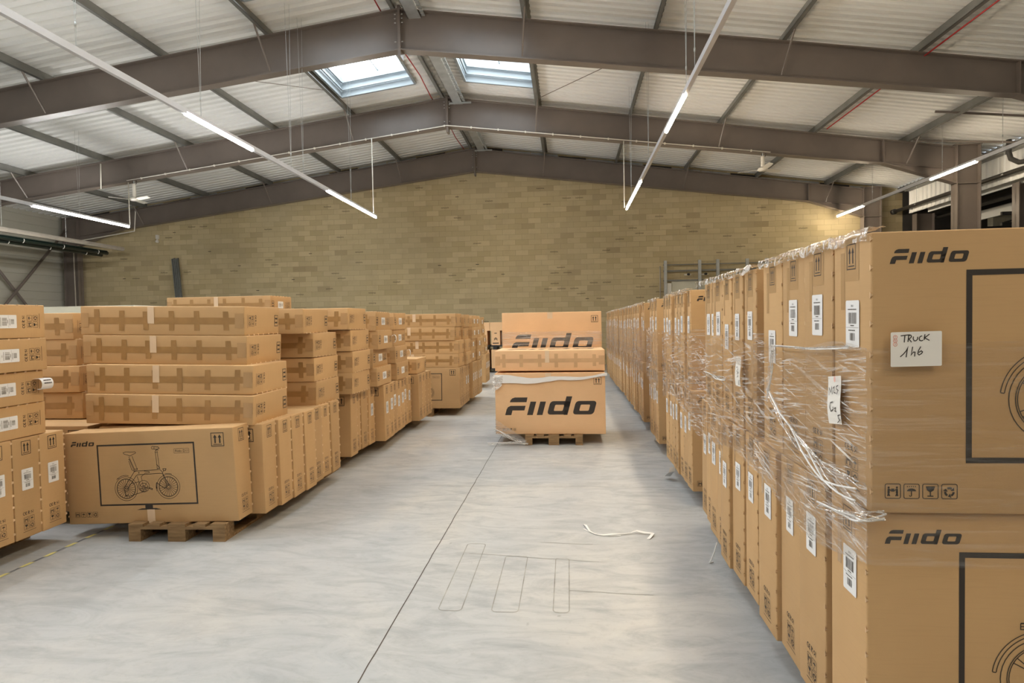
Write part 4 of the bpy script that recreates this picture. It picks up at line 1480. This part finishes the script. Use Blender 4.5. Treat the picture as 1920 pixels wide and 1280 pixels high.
# P2: the front pallet load with the drawn folding bicycle
TILT = -math.radians(1.9)
G2 = 'upright cartons of the front left pallet load'
y = 4.63
p2y = []
for i in range(8):
    x = (-2.665, -2.565, -2.537, -2.530, -2.515, -2.545, -2.556, -2.545)[i]
    if i == 0:
        lb = 'carton printed with a folding bicycle in a screen frame, facing the camera'
    else:
        lb = 'upright carton behind the bicycle-print carton on the front left pallet, %s in the row' % ordn[i]
    standing(KS, x, 'right', y, 0.125, lb, G2, tilt=TILT if i == 0 else TILT * 0.3, yaw=(0.0, 0.005, -0.001, -0.004, 0.003, 0.005, -0.002, 0)[i], var=0 if i == 0 else None)
    y += (0.2400, 0.2400, 0.2395, 0.2390, 0.2385, 0.2385, 0.2380, 0.2380)[i]
pallet(-3.15, 4.56, 'front wooden pallet under the carton printed with a folding bicycle', rz=0.03)
pallet(-3.15, 5.79, 'wooden pallet hidden behind the front left pallet, under upright cartons', rz=0.0, detailed=False)
zA = 0.125 + KS.H + 0.014
for k in range(4):
    dx = (-2.635, -2.65, -2.735, -2.755)[k]
    dy = (4.85, 4.89, 4.96, 4.97)[k]
    lying(KF, dx, dy, zA + k * (KF.T + 0.003), 'large taped flat carton above the bicycle-print carton, %s in the front pile' % ('bottom', 'second from bottom', 'third from bottom', 'topmost')[k], 'flat cartons in the front pile', False, tilt=TILT * 0.55)
for k in range(4):
    dx = (-2.585, -2.59, -2.59, -2.61)[k]
    dy = (6.04, 6.03, 6.01, 5.83)[k]
    lying(KF, dx - 0.01, dy, zA - 0.012 + k * (KF.T + 0.002), 'flat carton directly behind the front taped pile, %s in its pile' % ('bottom', 'second from bottom', 'third from bottom', 'topmost')[k], 'flat cartons in the second pile', False)

# P3
G3 = 'upright cartons of the second left pallet load'
for i in range(4):
    standing(KS, (-2.59, -2.635, -2.622, -2.605)[i], 'right', 7.0 + i * 0.2365, 0.142, 'upright carton on the second left pallet, %s from front' % ordn[i], G3, lab=(0.6, 0) if i == 3 else None)
pallet(-3.3, 7.0, 'wooden pallet under the second left load', detailed=False)
zA = 0.142 + KS.H + 0.008
for k in range(4):
    lying(KF, (-2.51, -2.50, -2.505, -2.50)[k], (6.86, 6.86, 6.84, 6.74)[k], zA + k * (KF.T + 0.002),
          'flat carton in the third pile of the left row, %s' % ('bottom', 'second from bottom', 'third from bottom', 'topmost with torn white corner')[k], 'flat cartons in the third pile', False)
# P4
G4 = 'labelled upright cartons of the third left pallet load'
for i in range(7):
    standing(KS, -2.478 - 0.013 * i + random.uniform(-0.01, 0.01), 'right', 7.98 + i * 0.2365, 0.142, 'upright carton with white label on the third left pallet, %s from front' % ordn[i], G4, lab=(0.58 + 0.03 * (i % 3), 0))
pallet(-3.25, 8.05, 'wooden pallet under the third left load', detailed=False)
def white_loop(parent, y, z):
    mb = MB()
    n = 14
    vs = []
    for i in range(n + 1):
        a = -0.9 + 4.3 * i / n
        for w in (0, 1):
            vs.append((KF.L / 2 + 0.006 + 0.035 + 0.035 * math.sin(a) * (1 - 0.3 * i / n), 0.055 * math.cos(a), 0.03 + w * 0.035))
    mb.add(vs, [(2 * i, 2 * i + 1, 2 * i + 3, 2 * i + 2) for i in range(n)], M['label'])
    link('curled_tag', mb.mesh('curled_tag'), parent, label='white curled label strip')
for pi_, (y0, nm, bx) in enumerate(((7.70, 'fourth', (-2.49, -2.535, -2.46, -2.485)), (8.62, 'fifth', (-2.49, -2.50, -2.52, -2.51)))):
    for k in range(4):
        o = lying(KF, bx[k], y0 + (0.02, 0, 0.015, 0)[k], zA + k * (KF.T - 0.006),
              'flat white-labelled carton in the %s pile of the left row, %s' % (nm, ('bottom', 'second from bottom', 'third from bottom', 'topmost')[k]), 'flat cartons in the %s pile' % nm, True, lab=(0.50, 0.0))
        if (pi_, k) in ((0, 2), (1, 1)):
            white_loop(o, 0, 0.10)
# P5 short load
for i in range(4):
    standing(KS, -2.43 - 0.004 * i, 'right', 9.67 + i * 0.2365, 0.142, 'upright carton on the short fourth left pallet, %s from front' % ordn[i], 'upright cartons of the fourth left pallet load')
pallet(-3.2, 9.72, 'wooden pallet under the short fourth left load', detailed=False)
lying(KF, -2.455, 9.68, zA, 'single flat carton on the short fourth left pallet load', 'flat cartons in the left row', False)
# P6 further load set towards the aisle
for i in range(5):
    standing(KS, -2.02 - 0.004 * i, 'right', 11.12 + i * 0.2365, 0.142, 'upright carton on the left load jutting into the aisle, %s from front' % ordn[i], 'upright cartons of the fifth left pallet load', lab=(0.6, 0) if i > 2 else None)
pallet(-2.93, 11.05, 'wooden pallet end showing under the left load jutting into the aisle')
for k in range(4):
    lying(KF, (-2.04, -2.03, -2.09, -2.07)[k], (11.12, 11.12, 11.10, 11.10)[k], zA + k * (KF.T + 0.001), 'flat carton on the left load jutting into the aisle, %s in front pile' % ('bottom', 'second from bottom', 'third from bottom', 'topmost')[k], 'flat cartons on the aisle load', True)
for k in range(4):
    lying(KF, (-2.0, -2.02, -2.06, -2.03)[k], 11.80, zA + k * (KF.T - 0.003), 'flat carton on the left load jutting into the aisle, %s in rear pile' % ('bottom', 'second from bottom', 'third from bottom', 'topmost')[k], 'flat cartons on the aisle load', True)
# P7
for i in range(6):
    standing(KS, -2.0 - random.uniform(0, 0.02), 'right', 12.62 + i * 0.2365, 0.142, 'upright carton on the sixth left pallet in the distance, %s from front' % ordn[i], 'upright cartons of the sixth left pallet load', lab=(0.58, 0))
pallet(-2.8, 12.65, 'wooden pallet under the sixth left load in the distance', detailed=False)
for q, y0 in enumerate((12.6, 13.3)):
    for k in range(4):
        lying(KF, -2.0 - random.uniform(0, 0.05), y0, zA + k * (KF.T - 0.006), 'flat labelled carton on the sixth left pallet, %s in %s pile' % (('bottom', 'second from bottom', 'third from bottom', 'topmost')[k], ('front', 'rear')[q]), 'flat cartons on the sixth left pallet', True, lab=(0.5, 0))
# P8 last left load, wrapped base
for i in range(4):
    standing(KS, -2.19 - 0.006 * i, 'right', 15.95 + i * 0.2365, 0.142, 'upright carton on the last left load before the end rack, %s from front' % ordn[i], 'upright cartons of the last left load', lab=(0.6, 0))
pallet(-2.95, 15.95, 'wooden pallet under the last left load before the end rack', detailed=False)
for k in range(4):
    lying(KF, -2.22 - (0, 0.03, 0.07, 0.09)[k], 15.95, zA + k * (KF.T - 0.008), 'flat labelled carton on the last left load, %s in its pile' % ('bottom', 'second from bottom', 'third from bottom', 'topmost')[k], 'flat cartons on the last left load', True, lab=(0.5, 0))

# second row behind: big flat carton on top, pale panels
for k in range(8):
    lying(KF, -4.02, 7.95, 0.142 + k * (KF.T + 0.001), 'carton in the high pile of the second left row, %s from the floor' % ordn[k], 'flat cartons of the second left row', True, lab=(0.55, 0) if k == 7 else None)
pallet(-4.75, 7.6, 'wooden pallet under the high pile of the second left row', detailed=False)
root = empty('panel_stack', (-7.7, 9.6, 0), label='pale cream panel pack rising behind the left piles', cat='panels')
for k in range(6):
    mb = MB()
    mb.box((-0.86, -0.55, 0.06 + k * 0.34), (0.86, 0.55, 0.06 + k * 0.34 + 0.335), M['foam'])
    mb.obj('panel_pack', root)
mb = MB()
for y in (-0.5, 0.0, 0.45):
    mb.box((-0.86, y, 0), (0.86, y + 0.08, 0.06), M['wood'])
mb.obj('bearer', root)

# ================================================================== RIGHT WRAPPED STACKS
def film_sheet(path, z_lo, z_hi, ns, nz, amp, seed, host, off=0.012, mat='film', f0=0.0):
    """wrinkled film following a polyline path (list of (x, y)); z_lo, z_hi functions of arc length fraction"""
    P = [Vector((p[0], p[1], 0)) for p in path]
    seg = [(P[i + 1] - P[i]).length for i in range(len(P) - 1)]
    tot = sum(seg)
    mb = MB()
    vs = []
    svals = []
    for i in range(len(seg)):
        k = max(2, int(ns * seg[i] / tot))
        for j in range(k + (1 if i == len(seg) - 1 else 0)):
            svals.append((i, j / k))
    acc = [sum(seg[:i]) for i in range(len(seg))]
    for (i, t_) in svals:
        p = P[i].lerp(P[i + 1], t_)
        d = (P[i + 1] - P[i]).normalized()
        nrm = Vector((d.y, -d.x, 0))     # outward for a path with the load on its left-hand side
        if t_ == 0 and i > 0:
            d0 = (P[i] - P[i - 1]).normalized()
            nrm = (nrm + Vector((d0.y, -d0.x, 0))).normalized()
        s = acc[i] + seg[i] * t_
        f = s / tot
        zl, zh = z_lo(f0 + f), z_hi(f0 + f)
        for q in range(nz + 1):
            z = zl + (zh - zl) * q / nz
            w = noise.noise(Vector((s * 2.2, z * 26 + s * 3, seed))) + 0.6 * noise.noise(Vector((s * 5, z * 60 - s * 9, seed + 9)))
            vs.append(p + nrm * (off + amp * max(-0.9, w)) + Vector((0, 0, z)))
    n = nz + 1
    fs = []
    for a in range(len(svals) - 1):
        for q in range(nz):
            fs.append((a * n + q, (a + 1) * n + q, (a + 1) * n + q + 1, a * n + q + 1))
    mb.add(vs, fs, M[mat], True)
    o = mb.obj('film_sheet', host)
    return o

def crest(host, x0, x1, y0, y1, z, seed):
    """crumpled film lying over the top edge of a stack"""
    mb = MB()
    nu, nv = 10, max(8, int((y1 - y0) / 0.035))
    vs = []
    for j in range(nv + 1):
        y = y0 + (y1 - y0) * j / nv
        for i in range(nu + 1):
            t_ = i / nu
            if t_ < 0.35:
                x, zz = x0 - 0.010, z - 0.035 + 0.1 * t_
            else:
                x, zz = x0 - 0.010 + (t_ - 0.35) / 0.65 * (x1 - x0), z + 0.008
            k = noise.noise(Vector((x * 16, y * 14, seed)))
            zz += 0.016 * abs(k) + 0.014 * abs(noise.noise(Vector((x * 40, y * 33, seed + 3))))
            vs.append((x - 0.004 * abs(k), y, zz))
    n = nu + 1
    fs = [(j * n + i, j * n + i + 1, (j + 1) * n + i + 1, (j + 1) * n + i) for j in range(nv) for i in range(nu)]
    mb.add(vs, fs, M['film_white'], True)
    mb.obj('film_crest', host)

Z0 = 0.142
stack_names = ['nearest', 'second', 'third', 'fourth', 'fifth', 'sixth', 'seventh', 'eighth', 'ninth', 'tenth']
R = [  # x face, list of near faces (upper), list (lower), kind
    (0.975, [2.066, 2.374, 2.654, 2.950], [2.095, 2.445, 2.722, 2.999], KL),
    (0.995, [3.40 + 0.2485 * i for i in range(6)], [3.37 + 0.2485 * i for i in range(7)], KM),
    (1.095, [5.72 + 0.2085 * i for i in range(7)], [5.62 + 0.2085 * i for i in range(7)], KN),
    (1.12, [7.86 + 0.2085 * i for i in range(4)], [7.80 + 0.2085 * i for i in range(5)], KN),
]
y = 9.52
for k in range(6):
    R.append((1.145 + 0.012 * (k % 3), [y + 0.2085 * i for i in range(7)], [y - 0.03 + 0.2085 * i for i in range(7)], KN))
    y += 1.62
rgl = random.Random(3)
for si, (xf, up, lo, kd) in enumerate(R):
    nm = stack_names[si]
    for tier, lst, z in (('lower', lo, Z0), ('upper', up, Z0 + KL.H + 0.004)):
        for i, y in enumerate(lst):
            dx = rgl.uniform(-0.014, 0.026) if (si, i) != (0, 0) else 0
            if si == 1 and i > 2:
                dx += 0.018 * (i - 2)
            zz = z
            lab = ((0.665 if tier == 'upper' else 0.66) + rgl.uniform(-0.05, 0.02), rgl.uniform(-0.02, 0.01))
            if si == 0 and tier == 'upper':
                lab = [(0.675, 0.012), (0.71, 0.0), (0.70, 0.0), (0.55, 0.0)][i]
            if si == 0 and tier == 'lower':
                lab = [(0.735, 0.02), (0.735, 0.0), (0.72, 0.0), (0.71, 0.02)][i]
            if si == 1 and tier == 'upper':
                lab = [(0.66, 0.0), (0.65, 0.0), (0.58, 0.0), (0.67, 0.02), (0.66, -0.02), (0.66, 0.0)][i]
            if i == 0:
                lb = 'tall carton at the front of the %s wrapped right stack, %s tier' % (nm, tier)
            else:
                lb = 'tall carton in the %s wrapped right stack, %s tier, %s from front' % (nm, tier, ordn[i])
            standing(kd, xf + dx, 'left', y, zz, lb, '%s tier cartons of the right row' % tier, lab=lab, yaw=rgl.uniform(-0.0015, 0.0015) - 0.003, var=(0 if i == 0 else None))
    ya, yb = min(up[0], lo[0]), max(up[-1], lo[-1]) + kd.T
    pallet(xf + 0.75, ya + 0.03, 'wooden pallet in the dark under the %s wrapped right stack' % nm, detailed=False)
    if yb - ya > 1.3:
        pass
    film = empty('stretch_film', (0, 0, 0), label='clear stretch film wound round the %s right carton stack' % nm, cat='stretch film', group='clear film on the right stacks')
    zt = Z0 + 2 * KL.H + 0.006
    dens = 1.0 if si < 2 else (0.5 if si < 4 else 0.25)
    hi_f = lambda f, s=si: 1.585 + 0.03 * math.sin(f * 9 + s) + (0.02 if f < 0.3 else 0)
    lo_f = lambda f, s=si: 0.865 + 0.05 * math.sin(f * 7 + s * 2)
    yfr = min(up[0], lo[0]) if si else 2.062
    path = [(xf + 0.35, yb + 0.004), (xf - 0.008, yb + 0.004), (xf - 0.008, yfr - 0.003)]
    film_sheet(path, lo_f, hi_f, int(120 * dens), int(80 * dens), 0.006, si * 3.7, film)
    film_sheet([(xf - 0.018, yfr + 0.004), (xf + 0.0, yfr - 0.006), (xf + 1.495, yfr - 0.006)], lambda f: lo_f(1.0) - 0.02 * f, lambda f: hi_f(1.0) + 0.075 * f, int(60 * dens), int(50 * dens), 0.004, si * 2.1 + 40, film, mat='film_calm')
    crest(film, xf, xf + 0.06, up[0] + 0.01, up[-1] + kd.T - 0.01, zt, si * 1.9)
    if si == 0:
        film0 = film
    if si == 1:
        film1 = film

# gathered white tails of film on the nearest stack
def tail(host, pts, r0, r1, nm='film_tail', thin=0.85):
    mb = MB()
    P = [Vector(p) for p in pts]
    for s in range(6):
        q = []
        n = 16
        for i in range(n + 1):
            t_ = i / n * (len(P) - 1)
            k = min(int(t_), len(P) - 2)
            p = P[k].lerp(P[k + 1], t_ - k)
            rr = r0 + (r1 - r0) * i / n
            a = s * 2.4 + i * 0.35
            q.append(p + Vector((-0.005 - 0.012 * abs(math.sin(a)), math.cos(a) * rr * 0.4, math.sin(a) * rr)))
        mb.tube(q, (0.0028 if s % 3 else 0.0042) * thin, M['film_band'] if s % 3 == 0 else M['film_white'], 6)
    mb.obj(nm, host)
tail(film0, [(0.955, 2.97, 1.345), (0.952, 2.82, 1.26), (0.95, 2.6, 1.19), (0.95, 2.35, 1.13), (0.952, 2.09, 1.12)], 0.012, 0.045)
tail(film0, [(0.955, 2.93, 1.56), (0.955, 2.95, 1.48), (0.955, 2.99, 1.40), (0.955, 3.0, 1.33)], 0.03, 0.035, thin=0.5)
tail(film0, [(0.95, 2.40, 0.99), (0.945, 2.22, 1.01), (0.945, 2.065, 1.05), (1.02, 2.045, 1.06)], 0.012, 0.016)
tail(film0, [(0.955, 2.93, 1.575), (0.952, 2.5, 1.58), (0.952, 2.15, 1.60)], 0.003, 0.005, thin=0.55)
tail(film1, [(0.985, 4.5, 1.32), (0.982, 4.2, 1.318), (0.982, 3.9, 1.33)], 0.012, 0.012)

# paper notes
root = link('paper_note', None, film0, label='white note handwritten TRUCK 146')
mb = MB()
fc = Face(mb, (1.018, 2.036, 1.540), (0.1535, 0, 0.0025), (0, 0, 0.110), (0, -1, 0), 0.0)
fc.poly(rrect(0, 0, 1, 1, 0.03, 3), M['paper'])
note = mb.obj('paper_sheet', root)
mb = MB()
fc = Face(mb, (1.018, 2.036, 1.540), (0.1535, 0, 0.0025), (0, 0, 0.110), (0, -1, 0), 0.0008)
NX = lambda x: (x - 325) / 1190.0
NY = lambda y: (1090 - y) / 800.0
def hw(pts, w=0.017):
    # pen strokes on the note, in its own unit square; width compensated in metres
    mp = [(NX(a), NY(b)) for a, b in pts]
    f2_ = Face(mb, fc.O, fc.U.normalized(), fc.V.normalized(), fc.N, 0.0008)
    f2_.stroke([(a * 0.1535, b * 0.110) for a, b in mp], 0.0030, M['ink'])
hw([(555, 378), (700, 362), (770, 358)])
hw([(655, 370), (640, 530)])
hw([(745, 375), (725, 520)])
hw([(735, 378), (790, 365), (808, 395), (790, 430), (745, 450), (810, 530)])
hw([(855, 400), (845, 450), (870, 500), (910, 500), (945, 470), (955, 410)])
hw([(1055, 390), (1010, 405), (985, 450), (1000, 495), (1040, 505), (1080, 490)])
hw([(1120, 355), (1100, 490)])
hw([(1225, 355), (1110, 440), (1225, 500)])
hw([(545, 862), (620, 800), (690, 720), (728, 632), (700, 760), (683, 875)])
hw([(835, 635), (800, 825), (850, 760), (890, 760), (880, 862)])
hw([(1025, 635), (970, 730), (955, 800), (985, 830), (1040, 800), (1065, 760), (1035, 735), (975, 770)])
mb.obj('handwriting', root)
mb = MB()
f3 = Face(mb, (1.018, 2.036, 1.540), (1, 0, 0.0163), (0, 0, 1), (0, -1, 0), 0.0008)
for i, (yc, chr_) in enumerate(((403, 'T'), (487, 'N'), (572, 'T'))):
    cx, cy = NX(430) * 0.1535, NY(yc) * 0.110
    f3.arc(cx, cy, 0.0058, 0, 360, 0.0011, M['red_ink'], 20)
    f3.text(chr_, cx, cy - 0.0026, 0.0075, M['red_ink'], 'CENTER')
mb.obj('round_print', root)

def strip_note(host, O, U, V, w, h, strokes, label, red=False):
    r_ = link('paper_note', None, host, label=label)
    mb = MB()
    f_ = Face(mb, O, U, V, (-1, 0, 0), 0.0)
    n = 8
    vs, fs = [], []
    for i in range(n + 1):
        b = 0.004 * math.sin(i / n * PI * 1.6)
        vs += [f_.P(0, h * i / n, b), f_.P(w, h * i / n, b)]
    mb.add(vs, [(2 * i, 2 * i + 1, 2 * i + 3, 2 * i + 2) for i in range(n)], M['paper'])
    mb.obj('paper_sheet', r_)
    mb = MB()
    f_ = Face(mb, O, U, V, (-1, 0, 0), 0.0055)
    for s in strokes:
        f_.stroke([((a + 0.07) * w, b * h) for a, b in s], 0.0035, M['ink'])
    mb.obj('handwriting', r_)
    if red:
        mb = MB()
        f_ = Face(mb, O, U, V, (-1, 0, 0), 0.0055)
        for k in range(3):
            f_.arc(w * 0.72, h * (0.955 - 0.022 * k), 0.006, 0, 360, 0.0014, M['red_ink'], 12)
        mb.obj('round_print', r_)
# on a face looking towards -x, the reading direction runs towards -y (to the right in view)
strip_note(film0, (0.950, 2.330, 1.312), (0, -0.985, 0.12), (0, 0.10, 0.99), 0.108, 0.172,
           [[(0.15, 0.60), (0.2, 0.76), (0.3, 0.66), (0.4, 0.78), (0.42, 0.62)], [(0.48, 0.74), (0.6, 0.78), (0.55, 0.66), (0.68, 0.64)], [(0.9, 0.80), (0.75, 0.78), (0.78, 0.72), (0.88, 0.70), (0.75, 0.62)],
            [(0.42, 0.46), (0.22, 0.44), (0.15, 0.34), (0.25, 0.26), (0.42, 0.30), (0.40, 0.36)], [(0.5, 0.32), (0.62, 0.34), (0.55, 0.27), (0.66, 0.26)],
            [(0.92, 0.20), (0.76, 0.18), (0.8, 0.12), (0.9, 0.09), (0.72, 0.03)]], 'white handwritten note strip reading M25 Ge 5', True)
strip_note(film1, (0.972, 3.672, 1.315), (0, -1, 0), (0, 0.02, 1), 0.105, 0.17,
           [[(0.3, 0.62), (0.5, 0.66), (0.6, 0.58), (0.35, 0.50), (0.65, 0.48)], [(0.7, 0.46), (0.45, 0.44), (0.5, 0.38), (0.62, 0.34), (0.4, 0.30)], [(0.8, 0.22), (0.68, 0.14), (0.72, 0.06), (0.85, 0.08), (0.75, 0.14)]],
           'white handwritten note strip on the second right stack')

# ================================================================== CENTRE LOAD
GC = 'large cartons of the load in the middle of the aisle'
pallet(-0.225, 8.42, 'wooden pallet under the wide printed cartons in the middle of the aisle')
for i in range(4):
    lb = 'wide carton with large black lettering at the front of the aisle load, bottom tier' if i == 0 else 'wide carton in the bottom tier of the aisle load, %s from front' % ordn[i]
    carton(KC, (-0.275, 8.49 + i * 0.295 + 0.145, 0.142), (0, 0, 0), lb, GC, var=i % 2)
zc = 0.142 + KC.H + 0.003
carton(KC, (-0.272, 8.56, zc + 0.165), (-PI / 2, 0, 0), 'wide taped carton lying flat in the middle of the aisle load', GC, tape='bottom', var=1)
carton(KC, (-0.265, 9.445 + 0.145, zc), (0, 0, 0), 'wide carton with half-hidden large lettering standing on top of the aisle load', GC, tape=None, var=0)
film = empty('stretch_film', (0, 0, 0), label='loosened white stretch film hanging off the aisle load', cat='stretch film')
mb = MB()
n = 30
vs, fs = [], []
for i in range(n + 1):
    t_ = i / n
    x = -1.06 + 1.58 * t_
    zc_ = 0.915 + 0.05 * t_ + 0.012 * math.sin(t_ * 14) - 0.03 * math.sin(t_ * PI)
    hw_ = 0.050 * (1 - t_) ** 1.8 + 0.017 + 0.007 * noise.noise(Vector((t_ * 11, 3, 7)))
    for q in range(5):
        zz = zc_ + hw_ * (q / 2 - 1)
        vs.append((x, 8.478 - 0.012 * abs(math.sin(q * 2.1 + i * 0.9)), zz))
fs = [(i * 5 + q, (i + 1) * 5 + q, (i + 1) * 5 + q + 1, i * 5 + q + 1) for i in range(n) for q in range(4)]
mb.add(vs, fs, M['film_band'], True)
mb.obj('film_band', film)
mb = MB()
n = 14
vs = []
for i in range(n + 1):
    for q in range(9):
        a = q / 8
        x = -1.075 + 0.14 * a + 0.02 * noise.noise(Vector((i * 0.6, q * 0.8, 1)))
        z = 0.98 - 0.23 * i / n * (1 - 0.45 * a) - 0.02
        vs.append((x, 8.468 - 0.03 * abs(noise.noise(Vector((i * 0.5, q * 0.6, 5)))), z))
mb.add(vs, [(i * 9 + q, (i + 1) * 9 + q, (i + 1) * 9 + q + 1, i * 9 + q + 1) for i in range(n) for q in range(8)], M['film_dense'], True)
mb.obj('film_clump', film)
mb = MB()
vs = []
n = 16
for i in range(n + 1):
    t_ = i / n
    a = Vector((-1.045, 8.468, 0.36)).lerp(Vector((-0.60, 8.40, 0.075)), t_)
    b = Vector((-1.045, 8.468, 0.15)).lerp(Vector((-0.62, 8.38, 0.03)), t_)
    for q in range(7):
        p = a.lerp(b, q / 6)
        vs.append(p + Vector((0, -0.02 * abs(noise.noise(Vector((t_ * 9, q * 1.1, 2)))), 0)))
mb.add(vs, [(i * 7 + q, (i + 1) * 7 + q, (i + 1) * 7 + q + 1, i * 7 + q + 1) for i in range(n) for q in range(6)], M['film'], True)
mb.obj('film_sheet', film)
tail(film, [(-1.05, 8.46, 0.20), (-0.85, 8.43, 0.12), (-0.66, 8.40, 0.05)], 0.03, 0.018)
tail(film, [(-1.13, 8.36, 0.03), (-0.95, 8.37, 0.03), (-0.72, 8.38, 0.05), (-0.57, 8.38, 0.03)], 0.02, 0.012)
# film over the upper cartons
film_sheet([(-1.035, 9.9), (-1.035, 9.435), (0.505, 9.435), (0.505, 9.9)], lambda f: zc + 0.35, lambda f: zc + 0.56, 60, 24, 0.005, 31, film)

# ================================================================== END RACK
def end_carton(x0, x1, y0, z0, z1, label, arrow=False):
    mb = MB()
    mb.box((x0, y0, z0), (x1, y0 + 0.9, z1), M['kraft_pale'])
    if arrow:
        fc = Face(mb, (x0, y0, z0), (1, 0, 0), (0, 0, 1), (0, -1, 0), 0.003)
        w, h = x1 - x0, z1 - z0
        fc.rect(w * 0.15, h * 0.1, w * 0.85, h * 0.17, M['ink'])
        fc.stroke([(w * 0.3, h * 0.42), (w * 0.5, h * 0.52), (w * 0.7, h * 0.42)], 0.02, M['ink'])
        fc.stroke([(w * 0.3, h * 0.34), (w * 0.5, h * 0.44), (w * 0.7, h * 0.34)], 0.02, M['ink'])
        fc.rect(w * 0.35, h * 0.80, w * 0.65, h * 0.85, M['ink_soft'])
    mb.obj('storage_carton', label=label, cat='carton', group='tan cartons at the far end of the aisle')
def black_pallet(x, y, z, label):
    root = empty('plastic_pallet', (x, y, z), label=label, cat='pallet', group='black pallets at the far end of the aisle')
    mb = MB(); mb.box((-0.6, 0, 0.10), (0.6, 0.9, 0.15), M['black']); mb.obj('deck', root)
    for q in (-0.52, -0.06, 0.40):
        mb = MB(); mb.box((q, 0.02, 0), (q + 0.13, 0.88, 0.10), M['black']); mb.obj('foot', root)
pos = ['far left', 'left of the aisle load', 'behind the aisle load', 'right of the aisle load']
for i, x in enumerate((-3.35, -2.1, -0.85, 0.42)):
    black_pallet(x, 21.0, 0.0, 'black pallet on the floor at the aisle end, %s' % pos[i])
    end_carton(x - 0.58, x + 0.58, 21.0, 0.152, 0.80, 'tan carton under the upper black pallet at the aisle end, %s' % pos[i])
    black_pallet(x, 21.0, 0.802, 'upper black pallet on tan cartons at the aisle end, %s' % pos[i])
    for q in range(3):
        end_carton(x - 0.57 + q * 0.40, x - 0.57 + q * 0.40 + 0.30, 21.0, 0.954, 1.455, 'narrow tan arrow-print carton, aisle end, %s, %s from left' % (pos[i], ordn[q]), True)
    end_carton(x - 0.62, x + 0.62, 21.0, 1.457, 1.745, 'long tan carton topping the narrow cartons, aisle end, %s' % pos[i])

# ================================================================== FLOOR BITS
mb = MB()
fl = Face(mb, (0, 0, 0), (1, 0, 0), (0, 1, 0), (0, 0, 1), 0.0025)
y = 1.2
k = 0
while y < 6.1:
    L_ = 0.105 if k % 2 == 0 else 0.095
    j = random.uniform(-0.004, 0.004)
    w = 0.015 if k % 2 == 0 else 0.009
    fl.poly([(-3.965 - w + j, y), (-3.965 + w + j, y + 0.01), (-3.965 + w, y + L_), (-3.965 - w, y + L_ - 0.012)], M['yellow_tape'] if k % 2 == 0 else M['dark_tape'])
    y += L_
    k += 1
mb.obj('floor_tape', label='worn yellow and black tape line on the floor at the left', cat='floor tape')

mb = MB()
def ribbon(pts, w, m, up=0.0):
    P = [Vector(p) for p in pts]
    vs = []
    for i, p in enumerate(P):
        d = (P[min(i + 1, len(P) - 1)] - P[max(i - 1, 0)])
        s = Vector((-d.y, d.x, 0)).normalized()
        tw = Vector((0, 0, up * math.sin(i * 1.7)))
        vs += [p + s * w / 2 + tw, p - s * w / 2 - tw * 0.3, p - s * w / 2 - tw * 0.3 - Vector((0, 0, 0.0015)), p + s * w / 2 + tw - Vector((0, 0, 0.0015))]
    fs = []
    for i in range(len(P) - 1):
        for q in range(4):
            fs.append((i * 4 + q, i * 4 + (q + 1) % 4, (i + 1) * 4 + (q + 1) % 4, (i + 1) * 4 + q))
    mb.add(vs, fs, m)
ribbon([(0.105, 5.10, 0.004), (0.12, 5.02, 0.02), (0.145, 4.92, 0.012), (0.19, 4.86, 0.006), (0.25, 4.835, 0.008), (0.32, 4.845, 0.012), (0.40, 4.865, 0.010), (0.47, 4.89, 0.012), (0.53, 4.915, 0.02)], 0.015, M['strap'], 0.004)
ribbon([(0.52, 4.915, 0.02), (0.58, 4.89, 0.012), (0.645, 4.875, 0.014)], 0.028, M['strap'], 0.004)
ribbon([(0.645, 4.875, 0.016), (0.62, 4.82, 0.008), (0.595, 4.77, 0.005)], 0.025, M['strap'], 0.003)
ribbon([(0.10, 4.99, 0.004), (0.15, 4.91, 0.004), (0.22, 4.84, 0.004), (0.30, 4.82, 0.004), (0.39, 4.84, 0.005)], 0.009, M['strap'], 0.002)
mb.obj('strapping_band', label='loose white strapping band lying on the floor in the aisle', cat='strap')
mb = MB()
mb.tube([(1.0, 4.28, 0.16), (0.985, 4.29, 0.09), (0.965, 4.30, 0.03), (0.955, 4.31, 0.006), (0.985, 4.33, 0.006)], 0.004, M['strap'], 6)
mb.obj('film_scrap', label='thin clear film scrap hanging to the floor under the second right stack', cat='film scrap')
mb = MB()
mb.add([(1.03, 6.5, 0.10), (1.0, 6.62, 0.03), (1.07, 6.66, 0.02), (1.10, 6.55, 0.10)], [(0, 1, 2, 3)], M['strap'])
mb.add([(1.03, 6.5, 0.10), (1.10, 6.55, 0.10), (1.12, 6.6, 0.14), (1.05, 6.55, 0.14)], [(0, 1, 2, 3)], M['strap'])
mb.obj('paper_scrap', label='white paper scrap sticking out under the third right stack', cat='paper scrap')
